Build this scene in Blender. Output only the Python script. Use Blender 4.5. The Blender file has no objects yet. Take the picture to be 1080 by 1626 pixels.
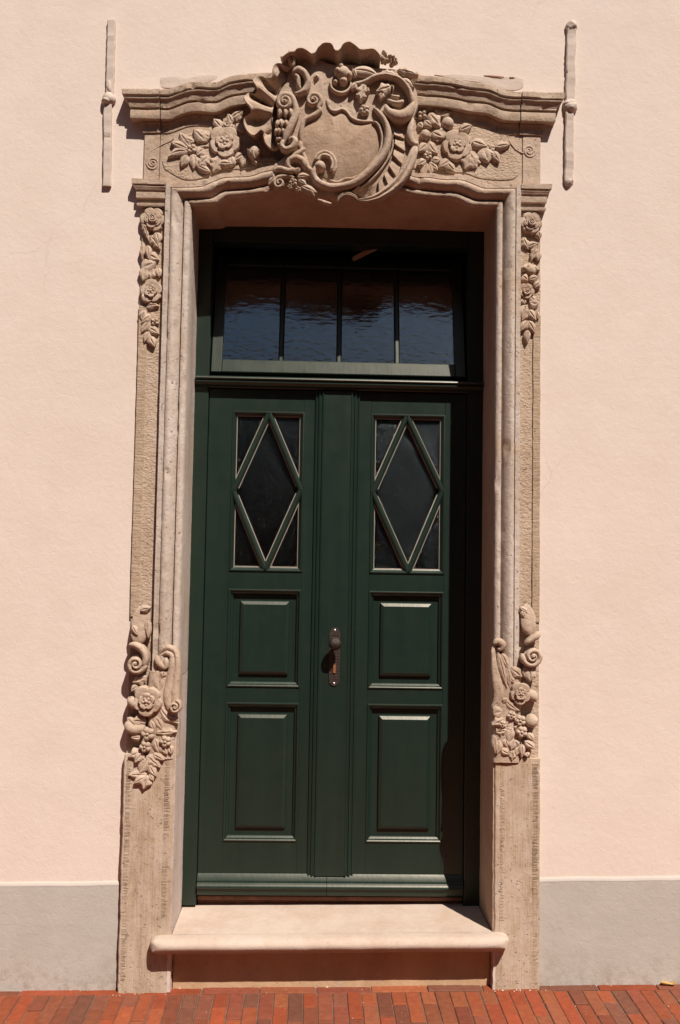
import bpy, math, random
from mathutils import Vector, Matrix, noise
random.seed(7)
S = bpy.context.scene
COL = S.collection
R = math.radians

# ------------------------------------------------------------------ camera
FPX, DIST, EYE = 1500.0, 3.85, 1.637
def _n(a):
    return Vector(a).normalized()
_nn = _n((-45, 92, FPX))
_vv = Vector((400, -24500, FPX)).normalized()
_vv = (_vv - _nn * _vv.dot(_nn)).normalized()
_hh = _nn.cross(_vv)
if _hh.x < 0: _hh = -_hh
CAM = Vector((0, -DIST, EYE))
cd = bpy.data.cameras.new("camera"); cam = bpy.data.objects.new("camera", cd); COL.objects.link(cam)
cd.sensor_fit = 'VERTICAL'; cd.sensor_height = 36.0; cd.lens = FPX / 1626 * 36.0
cd.clip_start = .05; cd.clip_end = 2000
rx = Vector((_hh.x, _nn.x, _vv.x)); ry = -Vector((_hh.y, _nn.y, _vv.y)); rz = -Vector((_hh.z, _nn.z, _vv.z))
cam.matrix_world = Matrix(((rx.x, ry.x, rz.x, CAM.x), (rx.y, ry.y, rz.y, CAM.y), (rx.z, ry.z, rz.z, CAM.z), (0, 0, 0, 1)))
S.camera = cam

def at(px, py, y=0.0):
    """photo measurement -> point of the upright plane at depth y"""
    d = Vector((px - 540, py - 813, FPX))
    w = Vector((d.dot(_hh), d.dot(_nn), d.dot(_vv)))
    return CAM + w * ((y + DIST) / w.y)

# ------------------------------------------------------------------ light
TO_SUN = Vector((.51, -1.0, 1.58)).normalized()
sd = bpy.data.lights.new("sun", 'SUN'); sd.energy = 5.0; sd.angle = R(.53); sd.color = (1.0, .945, .87)
sun = bpy.data.objects.new("sun", sd); COL.objects.link(sun)
sun.rotation_euler = TO_SUN.to_track_quat('Z', 'Y').to_euler(); sun.location = TO_SUN * 20
wd = bpy.data.worlds.new("World"); S.world = wd; wd.use_nodes = True
wt = wd.node_tree; wt.nodes.clear()
sky = wt.nodes.new('ShaderNodeTexSky'); sky.sky_type = 'NISHITA'; sky.sun_disc = False
sky.sun_elevation = math.asin(TO_SUN.z); sky.sun_rotation = math.atan2(TO_SUN.x, TO_SUN.y)
sky.air_density = 1.0; sky.dust_density = 0.6
bg = wt.nodes.new('ShaderNodeBackground'); bg.inputs[1].default_value = .05
wo = wt.nodes.new('ShaderNodeOutputWorld')
wt.links.new(sky.outputs[0], bg.inputs[0]); wt.links.new(bg.outputs[0], wo.inputs[0])
S.view_settings.view_transform = 'Standard'; S.view_settings.look = 'None'
S.view_settings.exposure = 0.46; S.view_settings.gamma = 1.0

# ------------------------------------------------------------------ materials
class NT:
    def __init__(s, name):
        s.m = bpy.data.materials.new(name); s.m.use_nodes = True
        s.t = s.m.node_tree; s.t.nodes.clear()
        s.o = s.t.nodes.new('ShaderNodeOutputMaterial')
        s.b = s.t.nodes.new('ShaderNodeBsdfPrincipled'); s.link(s.b.outputs[0], s.o.inputs[0])
        s.tc = s.t.nodes.new('ShaderNodeTexCoord')
        s.geo = s.t.nodes.new('ShaderNodeNewGeometry')
        s.pos = s.geo.outputs['Position']
    def link(s, a, b): s.t.links.new(a, b)
    def n(s, kind, **kw):
        nd = s.t.nodes.new(kind)
        for k, v in kw.items(): setattr(nd, k, v)
        return nd
    def scaled(s, sc):
        m = s.n('ShaderNodeMapping'); s.link(s.pos, m.inputs[0]); m.inputs['Scale'].default_value = sc
        return m.outputs[0]
    def noise(s, scale, detail=4, rough=.55, vec=None, dist=0):
        nd = s.n('ShaderNodeTexNoise'); s.link(vec or s.pos, nd.inputs['Vector'])
        nd.inputs['Scale'].default_value = scale; nd.inputs['Detail'].default_value = detail
        nd.inputs['Roughness'].default_value = rough; nd.inputs['Distortion'].default_value = dist
        return nd.outputs[0]
    def ramp(s, src, stops):
        nd = s.n('ShaderNodeValToRGB'); s.link(src, nd.inputs[0])
        e = nd.color_ramp.elements
        while len(e) < len(stops): e.new(.5)
        for k, (p, c) in enumerate(stops):
            e[k].position = p; e[k].color = (c, c, c, 1) if not hasattr(c, '__len__') else (*c, 1)
        return nd.outputs[0]
    def mix(s, fac, a, b, mode='MIX'):
        nd = s.n('ShaderNodeMix', data_type='RGBA', blend_type=mode)
        for i, x in ((0, fac), (6, a), (7, b)):
            if hasattr(x, 'node'): s.link(x, nd.inputs[i])
            elif i == 0: nd.inputs[0].default_value = x
            else: nd.inputs[i].default_value = (*x, 1) if len(x) == 3 else x
        return nd.outputs[2]
    def math(s, op, a, b=0.0):
        nd = s.n('ShaderNodeMath', operation=op)
        for i, x in ((0, a), (1, b)):
            if hasattr(x, 'node'): s.link(x, nd.inputs[i])
            else: nd.inputs[i].default_value = x
        return nd.outputs[0]
    def bump(s, h, dist, strength=1.0, prev=None):
        nd = s.n('ShaderNodeBump'); s.link(h, nd.inputs['Height'])
        nd.inputs['Distance'].default_value = dist; nd.inputs['Strength'].default_value = strength
        if prev: s.link(prev, nd.inputs['Normal'])
        s.link(nd.outputs[0], s.b.inputs['Normal']); return nd.outputs[0]
    def set(s, **kw):
        for k, v in kw.items():
            i = s.b.inputs[k.replace('_', ' ')]
            if hasattr(v, 'node'): s.link(v, i)
            else: i.default_value = (*v, 1) if hasattr(v, '__len__') and len(v) == 3 else v

def plaster(name, c0, c1, c2, grain=1.0, foot=False):
    k = NT(name)
    a = k.ramp(k.noise(1.7, 6, .6), [(.3, 0.), (.72, 1.)])
    b = k.ramp(k.noise(9, 5, .6), [(.35, 0.), (.7, 1.)])
    col = k.mix(a, c0, c1); col = k.mix(k.math('MULTIPLY', b, .35), col, c2)
    spk = k.ramp(k.noise(55, 2, .5), [(.74, 0.), (.80, 1.)])
    col = k.mix(k.math('MULTIPLY', spk, .12), col, (c2[0] * .6, c2[1] * .55, c2[2] * .5))
    tr = k.ramp(k.noise(2.6, 3, .5, k.scaled((1, 1, 1.7)), dist=1.2), [(.47, 0.), (.53, 1.)])
    col = k.mix(k.math('MULTIPLY', tr, .12), col, (c1[0] * .97, c1[1] * .955, c1[2] * .94))
    vo = k.n('ShaderNodeTexVoronoi', feature='DISTANCE_TO_EDGE'); vo.inputs['Scale'].default_value = 1.15
    wv = k.n('ShaderNodeMix', data_type='VECTOR'); wv.inputs[0].default_value = .12
    nz = k.n('ShaderNodeTexNoise'); k.link(k.pos, nz.inputs[0]); nz.inputs['Scale'].default_value = 5; nz.inputs['Detail'].default_value = 6
    k.link(k.pos, wv.inputs[4]); k.link(nz.outputs[1], wv.inputs[5]); k.link(wv.outputs[1], vo.inputs['Vector'])
    ck = k.ramp(vo.outputs['Distance'], [(.0, 1.), (.0028, 0.)]); gate = k.ramp(k.noise(1.3, 2, .5), [(.56, 0.), (.66, 1.)])
    crack = k.math('MULTIPLY', ck, gate)
    col = k.mix(k.math('MULTIPLY', crack, .22), col, (c1[0] * .55, c1[1] * .5, c1[2] * .45))
    if foot:
        sx = k.n('ShaderNodeSeparateXYZ'); k.link(k.pos, sx.inputs[0])
        lo = k.n('ShaderNodeMapRange'); k.link(sx.outputs[2], lo.inputs[0]); lo.inputs[1].default_value = .16; lo.inputs[2].default_value = -.01
        dirt = k.math('MULTIPLY', k.ramp(k.noise(24, 7, .72), [(.46, 0.), (.62, 1.)]), lo.outputs[0])
        col = k.mix(k.math('MULTIPLY', dirt, .55), col, (.25, .175, .13))
        smr = k.ramp(k.noise(7, 7, .7, k.scaled((.5, 1, 1.6))), [(.56, 0.), (.68, 1.)])
        col = k.mix(k.math('MULTIPLY', smr, .25), col, (c1[0] * .85, c1[1] * .83, c1[2] * .80))
    k.b.inputs['Specular IOR Level'].default_value = .25
    k.set(Base_Color=col, Roughness=.93)
    n1 = k.bump(k.noise(5, 3, .5), .005 * grain, .4)
    n2 = k.bump(k.noise(38, 5, .6, dist=.5), .0024 * grain, .5, n1)
    k.bump(k.noise(210, 3, .6), .0009 * grain, .55, n2)
    return k.m

def stone(name, base, light, dark, tool=None, pits=1.0, rough_field=0.0, lump=1.0, stain=1.0):
    k = NT(name)
    st = k.scaled((1, 1, .33))
    a = k.ramp(k.noise(8, 9, .78), [(.38, 0.), (.60, 1.)])
    b = k.ramp(k.noise(5.5, 7, .7, st), [(.44, 0.), (.64, 1.)])
    c = k.ramp(k.noise(60, 4, .6), [(.35, 0.), (.75, 1.)])
    col = k.mix(a, base, light)
    col = k.mix(k.math('MULTIPLY', b, .62), col, dark)
    col = k.mix(k.math('MULTIPLY', c, .30), col, (light[0] * 1.05, light[1] * 1.05, light[2] * 1.08))
    # lime traces and rusty blotches of the weathered surface
    lime = k.ramp(k.noise(11, 8, .75), [(.56, 0.), (.70, 1.)])
    col = k.mix(k.math('MULTIPLY', lime, .5 * stain), col, (.50, .40, .34))
    rust = k.ramp(k.noise(3.1, 5, .6), [(.58, 0.), (.75, 1.)])
    col = k.mix(k.math('MULTIPLY', rust, .38 * stain), col, (.40, .235, .12))
    pit = k.ramp(k.noise(80, 3, .6), [(.64, 0.), (.72, 1.)])
    col = k.mix(k.math('MULTIPLY', pit, .55 * pits), col, (.12, .075, .05))
    k.b.inputs['Specular IOR Level'].default_value = .25
    k.set(Base_Color=col, Roughness=.92)
    n1 = k.bump(k.noise(32, 8, .75), .0068 * lump, .95)
    n2 = k.bump(k.math('SUBTRACT', 0.0, pit), .0034 * pits, .9, n1)
    n3 = k.bump(k.noise(320, 3, .6), .0009, .6, n2)
    if rough_field:
        n3 = k.bump(k.noise(85, 3, .6, k.scaled((1, 1, 1.5))), .006 * rough_field, .9, n3)
    if tool == 'v':
        n3 = k.bump(k.noise(130, 3, .6, k.scaled((1, 1, .035))), .0040, .8, n3)
        cs = k.ramp(k.noise(16, 5, .65, k.scaled((1, 1, .16))), [(.45, 0.), (.62, 1.)])
        col = k.mix(k.math('MULTIPLY', cs, .6), col, light); ds = k.ramp(k.noise(9, 6, .7, k.scaled((1, 1, .3))), [(.54, 0.), (.66, 1.)])
        k.set(Base_Color=k.mix(k.math('MULTIPLY', ds, .5), col, dark))
    if tool == 'h':
        n3 = k.bump(k.noise(150, 3, .5, k.scaled((.12, 1, 1))), .0035, .8, n3)
    return k.m

M = {}
M['wall'] = plaster('peach_plaster', (.668, .545, .466), (.618, .495, .418), (.69, .575, .50))
M['plinth'] = plaster('grey_plinth_render', (.435, .385, .338), (.39, .343, .298), (.485, .432, .382), 1.3, True)
M['plinth_edge'] = plaster('pale_plinth_edge', (.52, .455, .40), (.47, .41, .36), (.56, .49, .43), .6)
M['stone'] = stone('carved_sandstone', (.435, .303, .213), (.52, .392, .30), (.29, .19, .125))
M['stone_pale'] = stone('pale_sandstone', (.475, .372, .295), (.55, .46, .39), (.33, .232, .165), stain=1.4, pits=1.2)
M['stone_rough'] = stone('pecked_sandstone', (.45, .32, .225), (.51, .38, .28), (.35, .24, .16), rough_field=1.0)
M['stone_v'] = stone('combed_sandstone', (.385, .268, .175), (.50, .385, .295), (.26, .17, .10), tool='v', lump=.45, stain=1.5)
M['stone_h'] = stone('tooled_sandstone', (.40, .275, .18), (.44, .32, .225), (.31, .21, .135), tool='h')
M['field'] = stone('smooth_shield_sandstone', (.385, .255, .17), (.45, .32, .23), (.27, .165, .10), pits=.5)
M['cornice'] = stone('weathered_cornice_stone', (.37, .257, .18), (.46, .34, .25), (.24, .157, .105))
M['anchor'] = plaster('painted_anchor', (.53, .425, .355), (.48, .38, .315), (.57, .46, .39), 1.6)
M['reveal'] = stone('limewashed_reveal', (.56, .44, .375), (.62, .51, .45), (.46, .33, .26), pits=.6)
M['soffit'] = stone('shaded_soffit_stone', (.42, .27, .19), (.46, .31, .22), (.33, .19, .12), pits=.6)  # brown soffit stone; also carries the right reveal's shade as colour
M['mortar'] = plaster('lime_mortar', (.60, .47, .40), (.52, .40, .33), (.64, .53, .47), 1.6)
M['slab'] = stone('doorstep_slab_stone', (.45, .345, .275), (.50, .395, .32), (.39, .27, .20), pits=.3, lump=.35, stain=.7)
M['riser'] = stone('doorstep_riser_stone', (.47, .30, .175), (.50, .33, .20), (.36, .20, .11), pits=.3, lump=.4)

def paint():
    k = NT('green_gloss_paint')
    g = k.scaled((1, 1, .06))
    a = k.ramp(k.noise(22, 4, .6, g), [(.35, 0.), (.7, 1.)])
    col = k.mix(a, (.0068, .0175, .0128), (.0092, .0220, .0158))
    d = k.ramp(k.noise(6, 6, .7), [(.55, 0.), (.8, 1.)])
    col = k.mix(k.math('MULTIPLY', d, .35), col, (.020, .023, .016))
    k.set(Base_Color=col, Roughness=k.math('ADD', k.math('MULTIPLY', k.noise(15, 4, .6), .16), .30))
    k.b.inputs['Specular IOR Level'].default_value = .5
    k.b.inputs['Specular Tint'].default_value = (1.0, .90, .76, 1)
    n1 = k.bump(k.noise(70, 3, .5, g), .0007, .4)
    k.bump(k.noise(11, 3, .5), .002, .25, n1)
    return k.m
M['green'] = paint()

def simple(name, c, rough=.6, metal=0, vary=.25, scale=40, bump=.001):
    k = NT(name)
    a = k.ramp(k.noise(scale, 4, .6), [(.3, 0.), (.7, 1.)])
    col = k.mix(a, c, tuple(x * (1 - vary) for x in c))
    k.set(Base_Color=col, Roughness=rough, Metallic=metal)
    k.bump(k.noise(scale * 3, 3, .6), bump, .6)
    return k.m
M['painted_bead_glint'] = simple('bead_glint_colour', (.36, .29, .235), .7)  # pale colour standing for sun caught on the glazing bead edges
M['iron'] = simple('wrought_iron_brown', (.070, .048, .038), .48, .6, .5, 260, .003)
M['copper'] = simple('copper_key_cover', (.42, .17, .08), .45, .6, .2)
M['steel'] = simple('screw_steel', (.75, .70, .66), .35, .9, .1)
M['sill'] = simple('worn_red_brown_sill', (.22, .085, .045), .8, 0, .5, 25)
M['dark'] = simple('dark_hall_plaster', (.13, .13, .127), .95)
M['wood'] = simple('bare_wood_stay', (.34, .20, .13), .6, 0, .3, 30)
M['leafdry'] = simple('dry_yellow_leaf', (.55, .33, .10), .8, 0, .4, 60)
M['bloom'] = simple('yellow_bloom', (.75, .62, .06), .7, 0, .3, 60)
M['brickdust'] = simple('exposed_brick', (.40, .20, .14), .95, 0, .4, 50, .003)
M['sand'] = simple('jointing_sand', (.19, .12, .08), .95, 0, .5, 70, .004)

def glass(name, bump, scale, rough, tint, refl):
    k = NT(name); k.t.nodes.remove(k.b)
    fr = k.n('ShaderNodeFresnel'); fr.inputs[0].default_value = 1.52
    tr = k.n('ShaderNodeBsdfTransparent'); tr.inputs[0].default_value = (*tint, 1)
    gl = k.n('ShaderNodeBsdfAnisotropic'); gl.inputs['Roughness'].default_value = rough
    gl.inputs['Color'].default_value = (.80, .95, 1, 1)
    mx = k.n('ShaderNodeMixShader')
    f2 = k.math('MULTIPLY', fr.outputs[0], refl)
    k.link(f2, mx.inputs[0]); k.link(tr.outputs[0], mx.inputs[1]); k.link(gl.outputs[0], mx.inputs[2])
    k.link(mx.outputs[0], k.o.inputs[0])
    bn = k.n('ShaderNodeBump'); bn.inputs['Distance'].default_value = bump; bn.inputs['Strength'].default_value = 1
    k.link(k.noise(scale, 3, .5, k.scaled((1, 1, 2.4))), bn.inputs['Height'])
    k.link(bn.outputs[0], gl.inputs['Normal']); k.link(bn.outputs[0], fr.inputs['Normal'])
    return k.m
M['pane'] = glass('wavy_window_glass', .0014, 24, .02, (.75, .76, .76), 2.8)
M['pane2'] = glass('textured_door_glass', .003, 90, .12, (.4, .38, .34), .9)

def brickmat():
    k = NT('clinker_brick')
    at_ = k.n('ShaderNodeAttribute'); at_.attribute_name = 'brick_colour'
    a = k.ramp(k.noise(38, 5, .65), [(.3, 0.), (.7, 1.)])
    col = k.mix(k.math('MULTIPLY', a, .8), at_.outputs[0], (.66, .62, .60), 'MULTIPLY')
    d = k.ramp(k.noise(12, 6, .7), [(.55, 0.), (.8, 1.)])
    col = k.mix(k.math('MULTIPLY', d, .28), col, (.17, .085, .06))
    w = k.ramp(k.noise(30, 6, .75), [(.66, 0.), (.76, 1.)])
    col = k.mix(k.math('MULTIPLY', w, .25), col, (.34, .2, .15))
    k.b.inputs['Specular IOR Level'].default_value = .2
    k.set(Base_Color=col, Roughness=.82)
    n1 = k.bump(k.noise(60, 4, .6), .003, .6)
    k.bump(k.noise(300, 3, .6), .001, .6, n1)
    return k.m
M['brick'] = brickmat()
def farbrick():
    k = NT('far_clinker_paving')
    t = k.n('ShaderNodeTexBrick')
    mp = k.n('ShaderNodeMapping'); k.link(k.pos, mp.inputs[0]); mp.inputs['Rotation'].default_value = (0, 0, R(90))
    k.link(mp.outputs[0], t.inputs[0])
    t.inputs['Color1'].default_value = (.085, .06, .05, 1); t.inputs['Color2'].default_value = (.06, .05, .045, 1)
    t.inputs['Mortar'].default_value = (.08, .065, .05, 1); t.inputs['Scale'].default_value = 1
    t.inputs['Brick Width'].default_value = .21; t.inputs['Row Height'].default_value = .056; t.inputs['Mortar Size'].default_value = .004
    k.set(Base_Color=t.outputs[0], Roughness=.85)
    return k.m
M['farbrick'] = farbrick()

# ------------------------------------------------------------------ mesh helpers
class MB:
    def __init__(s): s.v = []; s.f = []; s.c = []
    def add(s, p): s.v.append(Vector(p)); return len(s.v) - 1
    def grid(s, rows, closed=False, flip=False):
        b = len(s.v); nr = len(rows); nc = len(rows[0])
        for r in rows:
            for p in r: s.v.append(Vector(p))
        for i in range(nr - 1):
            for j in range(nc if closed else nc - 1):
                k = (j + 1) % nc
                q = (b + i * nc + j, b + i * nc + k, b + (i + 1) * nc + k, b + (i + 1) * nc + j)
                s.f.append(q[::-1] if flip else q)
        return b
    def box(s, x0, x1, y0, y1, z0, z1):
        b = len(s.v)
        for x in (x0, x1):
            for y in (y0, y1):
                for z in (z0, z1): s.v.append(Vector((x, y, z)))
        for q in ((0, 1, 3, 2), (4, 6, 7, 5), (0, 4, 5, 1), (2, 3, 7, 6), (0, 2, 6, 4), (1, 5, 7, 3)):
            s.f.append(tuple(b + i for i in q))
    def poly(s, pts): 
        b = len(s.v); s.v += [Vector(p) for p in pts]; s.f.append(tuple(range(b, b + len(pts))))
    def build(s, name, mat, parent=None, smooth=False, bevel=0, wear=0.0, wscale=45, sharp=35, seg=2):
        if wear:
            for i, p in enumerate(s.v):
                d = noise.noise_vector(p * wscale) * wear + noise.noise_vector(p * wscale * .25) * wear * 1.3
                s.v[i] = p + d
        me = bpy.data.meshes.new(name); me.from_pydata([tuple(p) for p in s.v], [], s.f); me.validate()
        import bmesh
        bm = bmesh.new(); bm.from_mesh(me)
        bmesh.ops.remove_doubles(bm, verts=bm.verts, dist=1e-5)
        bmesh.ops.recalc_face_normals(bm, faces=bm.faces); bm.to_mesh(me); bm.free()
        me.materials.append(mat)
        o = bpy.data.objects.new(name, me); COL.objects.link(o)
        if parent: o.parent = parent
        if bevel:
            md = o.modifiers.new('bevel', 'BEVEL'); md.width = bevel; md.segments = seg; md.limit_method = 'ANGLE'; md.angle_limit = R(40)
            md.harden_normals = False
        if smooth:
            for p in me.polygons: p.use_smooth = True
            me.set_sharp_from_angle(angle=R(sharp))
        return o

def empty(name, loc=(0, 0, 0)):
    o = bpy.data.objects.new(name, None); COL.objects.link(o); o.location = loc; o.empty_display_size = .1; return o
def tag(o, label=None, cat=None, group=None, kind=None):
    if label: o['label'] = label
    if cat: o['category'] = cat
    if group: o['group'] = group
    if kind: o['kind'] = kind
    return o
def setbase(root):
    """children are authored in world coordinates; root stays at origin"""
    return root

def smooth_path(pts, k=6):
    """Catmull-Rom through tuples"""
    if len(pts) < 3: 
        return [tuple(a + (b - a) * t / k for a, b in zip(pts[0], pts[1])) for t in range(k + 1)]
    out = []
    P = [tuple(2 * a - b for a, b in zip(pts[0], pts[1]))] + list(pts) + [tuple(2 * a - b for a, b in zip(pts[-1], pts[-2]))]
    for i in range(1, len(P) - 2):
        for j in range(k):
            t = j / k
            out.append(tuple(.5 * (2 * p1 + (p2 - p0) * t + (2 * p0 - 5 * p1 + 4 * p2 - p3) * t * t + (3 * p1 - p0 - 3 * p2 + p3) * t ** 3)
                             for p0, p1, p2, p3 in zip(P[i - 1], P[i], P[i + 1], P[i + 2])))
    out.append(tuple(pts[-1])); return out

def rp(px, py, yr, h):
    p = at(px, py, yr); p.y = yr - h; return p

def sweep(mb, pts, yr, base=0.0, flute=0.0, k=6, n=11, lift=.35, asym=0.0):
    """carved roll; pts = (px, py, half width px, height m)"""
    sp = smooth_path(pts, k); rows = []
    for i, (x, y, r, h) in enumerate(sp):
        a = sp[max(i - 1, 0)]; b = sp[min(i + 1, len(sp) - 1)]
        dx, dy = b[0] - a[0], b[1] - a[1]; L = math.hypot(dx, dy) or 1; nx, ny = -dy / L, dx / L
        e_ = min(i, len(sp) - 1 - i); tp = (.45, .78, .94)[e_] if e_ < 3 else 1.0
        r = max(r * tp, .15); h = max(h * (.25 + .75 * tp), .0008); row = []
        row.append(rp(x - nx * r, y - ny * r, yr, base - .012))
        for j in range(n):
            t = math.pi * j / (n - 1); c = -math.cos(t); s_ = math.sin(t)
            f = 1 - flute * math.exp(-((c - asym) / .28) ** 2)
            row.append(rp(x + nx * r * c, y + ny * r * c, yr, base + h * (lift * (1 if 0 < j < n - 1 else .6) + (1 - lift) * s_) * f))
        row.append(rp(x + nx * r, y + ny * r, yr, base - .012))
        rows.append(row)
    mb.grid(rows)
    for e, row in ((0, rows[0]), (1, rows[-1])):
        mb.poly(row if e else row[::-1])

def spiral(cx, cy, r0, r1, turns, a0, sgn, w0, w1, h0, h1, n=22):
    """from outside r0 to inside r1"""
    out = []
    for i in range(n + 1):
        t = i / n; r = r0 + (r1 - r0) * t ** .85; a = a0 + sgn * turns * 2 * math.pi * t
        out.append((cx + r * math.cos(a), cy + r * math.sin(a), w0 + (w1 - w0) * t, h0 + (h1 - h0) * t))
    return out

def leaf(mb, p0, p1, w, yr, h=.014, base=0.0, bend=0.0, lobes=0, rib=.35, tipup=.0, fat=.75):
    nu, nv = 14, 9
    dx, dy = p1[0] - p0[0], p1[1] - p0[1]; L = math.hypot(dx, dy); ux, uy = dx / L, dy / L; nx, ny = -uy, ux
    rows = []
    for i in range(nu + 1):
        u = i / nu
        hw = w * (math.sin(math.pi * min(1, max(0, u)) ** fat)) ** .75 if 0 < u < 1 else 0
        hw = max(hw, w * .03)
        if lobes: hw *= 1 - .33 * abs(math.sin(lobes * math.pi * u)) ** 2 if u < .9 else 1
        cx = p0[0] + ux * L * u + nx * bend * math.sin(math.pi * u); cy = p0[1] + uy * L * u + ny * bend * math.sin(math.pi * u)
        long_ = .45 + .55 * math.sin(math.pi * (.1 + .75 * u)) + tipup * u * u
        row = [rp(cx - nx * hw, cy - ny * hw, yr, base - .012)]
        for j in range(nv):
            v = -1 + 2 * j / (nv - 1)
            z = h * long_ * (.45 + .55 * (1 - v * v)) - h * rib * math.exp(-(v / .16) ** 2) * math.sin(math.pi * min(1, u * 1.1))
            if lobes: z += h * .12 * math.sin(lobes * 2 * math.pi * u) * abs(v)
            row.append(rp(cx + nx * hw * v, cy + ny * hw * v, yr, base + z))
        row.append(rp(cx + nx * hw, cy + ny * hw, yr, base - .012)); rows.append(row)
    mb.grid(rows)

def ball(mb, cx, cy, r, yr, h, base=0.0, ry=None, ridges=0, seg=14):
    ry = ry or r; rows = []
    for i in range(9):
        t = math.pi / 2 * i / 8; row = []
        for j in range(seg):
            a = 2 * math.pi * j / seg
            f = 1 - (.12 * abs(math.cos(ridges * a / 2)) * math.cos(t) if ridges else 0)
            row.append(rp(cx + r * math.cos(t) * math.cos(a) * f, cy + ry * math.cos(t) * math.sin(a) * f, yr, base + h * math.sin(t) * (1 if i else -.6)))
        rows.append(row)
    mb.grid(rows, closed=True)

def petal(mb, cx, cy, ang, spread, r0, r1, yr, h, base, cup=.5, notch=0.0):
    nu, nv = 8, 11; rows = []
    for i in range(nu + 1):
        u = i / nu; row = []
        for j in range(nv):
            v = -1 + 2 * j / (nv - 1)
            rim = r1 * (1 - .20 * abs(v) ** 3 - notch * math.exp(-(v / .2) ** 2))
            rr = r0 + (rim - r0) * u; a = ang + spread * v * (1 - .12 * u)
            z = h * (.35 + .65 * math.sin(math.pi * (.12 + .62 * u)) ** 1) * (1 - .28 * v * v) + h * cup * (u ** 2) * (.4 + .6 * abs(v) ** 1.5) - (h * .55 if u > .97 else 0)
            row.append(rp(cx + rr * math.cos(a), cy + rr * math.sin(a), yr, base + z))
        row = [rp(cx + (r0 + (r1 * .7 - r0) * u) * math.cos(ang - spread), cy + (r0 + (r1 * .7 - r0) * u) * math.sin(ang - spread), yr, base - .01)] + row + \
              [rp(cx + (r0 + (r1 * .7 - r0) * u) * math.cos(ang + spread), cy + (r0 + (r1 * .7 - r0) * u) * math.sin(ang + spread), yr, base - .01)]
        rows.append(row)
    last = [p.copy() for p in rows[-1]]
    for p in last: p.y = yr - base + .01
    rows.append(last); mb.grid(rows)

def rose(mb, cx, cy, r, yr, h=.03, n=5, rot=0.3, base=0.0, inner=5, cups=True):
    for i in range(n):
        petal(mb, cx, cy, rot + 2 * math.pi * i / n, math.pi / n * 1.2, r * .15, r * (1 + .05 * math.sin(i * 2.4)), yr, h * .62, base + (i % 2) * h * .05, .35)
    if inner:
        for i in range(inner):
            petal(mb, cx, cy, rot + .5 + 2 * math.pi * i / inner, math.pi / inner * 1.1, r * .08, r * .56, yr, h * .55, base + h * .38, .5)
    for i in range(5 if r > 12 else 0):
        a = rot + 2 * math.pi * i / 5; ball(mb, cx + r * .2 * math.cos(a), cy + r * .2 * math.sin(a), r * .13, yr, h * .28, base + h * .75, seg=8)
    ball(mb, cx, cy, r * .16, yr, h * .38, base + h * .75, seg=10)

def rosette(mb, cx, cy, r, yr, h, base=0.0, n=4):
    for i in range(n):
        a = .6 + 2 * math.pi * i / n; ball(mb, cx + r * .55 * math.cos(a), cy + r * .55 * math.sin(a), r * .5, yr, h * .75, base, seg=10)
    ball(mb, cx, cy, r * .28, yr, h, base, seg=8)

def plate(mb, outline, yr, h, base=0.0, centre=None, dome=.3, k=4):
    o = smooth_path(list(outline) + [outline[0]], k)[:-1]
    cx, cy = centre or (sum(p[0] for p in o) / len(o), sum(p[1] for p in o) / len(o)); rows = []
    for f, z in ((1.0, -.02), (1.0, h * (1 - dome) * .8), (.985, h * (1 - dome)), (.93, h * (1 - dome * .8)), (.75, h * (1 - dome * .5)), (.5, h * (1 - dome * .2)), (.25, h * (1 - dome * .05)), (.02, h)):
        rows.append([rp(cx + (x - cx) * f, cy + (y - cy) * f, yr, base + z if z > -.02 else base - .02) for x, y in o])
    b = mb.grid(rows, closed=True); mb.f.append(tuple(range(b + 7 * len(o), b + 8 * len(o))))

def carve(name, fn, parent, mat='stone', wear=.0012):
    mb = MB(); fn(mb)
    if parent is not None and parent.name.startswith('cartouche'): settle(mb)
    return mb.build(name, M[mat], parent, smooth=True, wear=wear, wscale=62, sharp=36)
def settle(mb):
    # the cartouche leans forward: its foot lies closer to the wall than its head
    for p in mb.v:
        if p.y < -.03: p.y += .026 * max(0, min(1, (3.66 - p.z) / .5))

# ------------------------------------------------------------------ the setting
def gz(x, y): return -.001 + .0125 * max(-4, min(4, x)) + .03 * max(y, -3.0)

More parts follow.
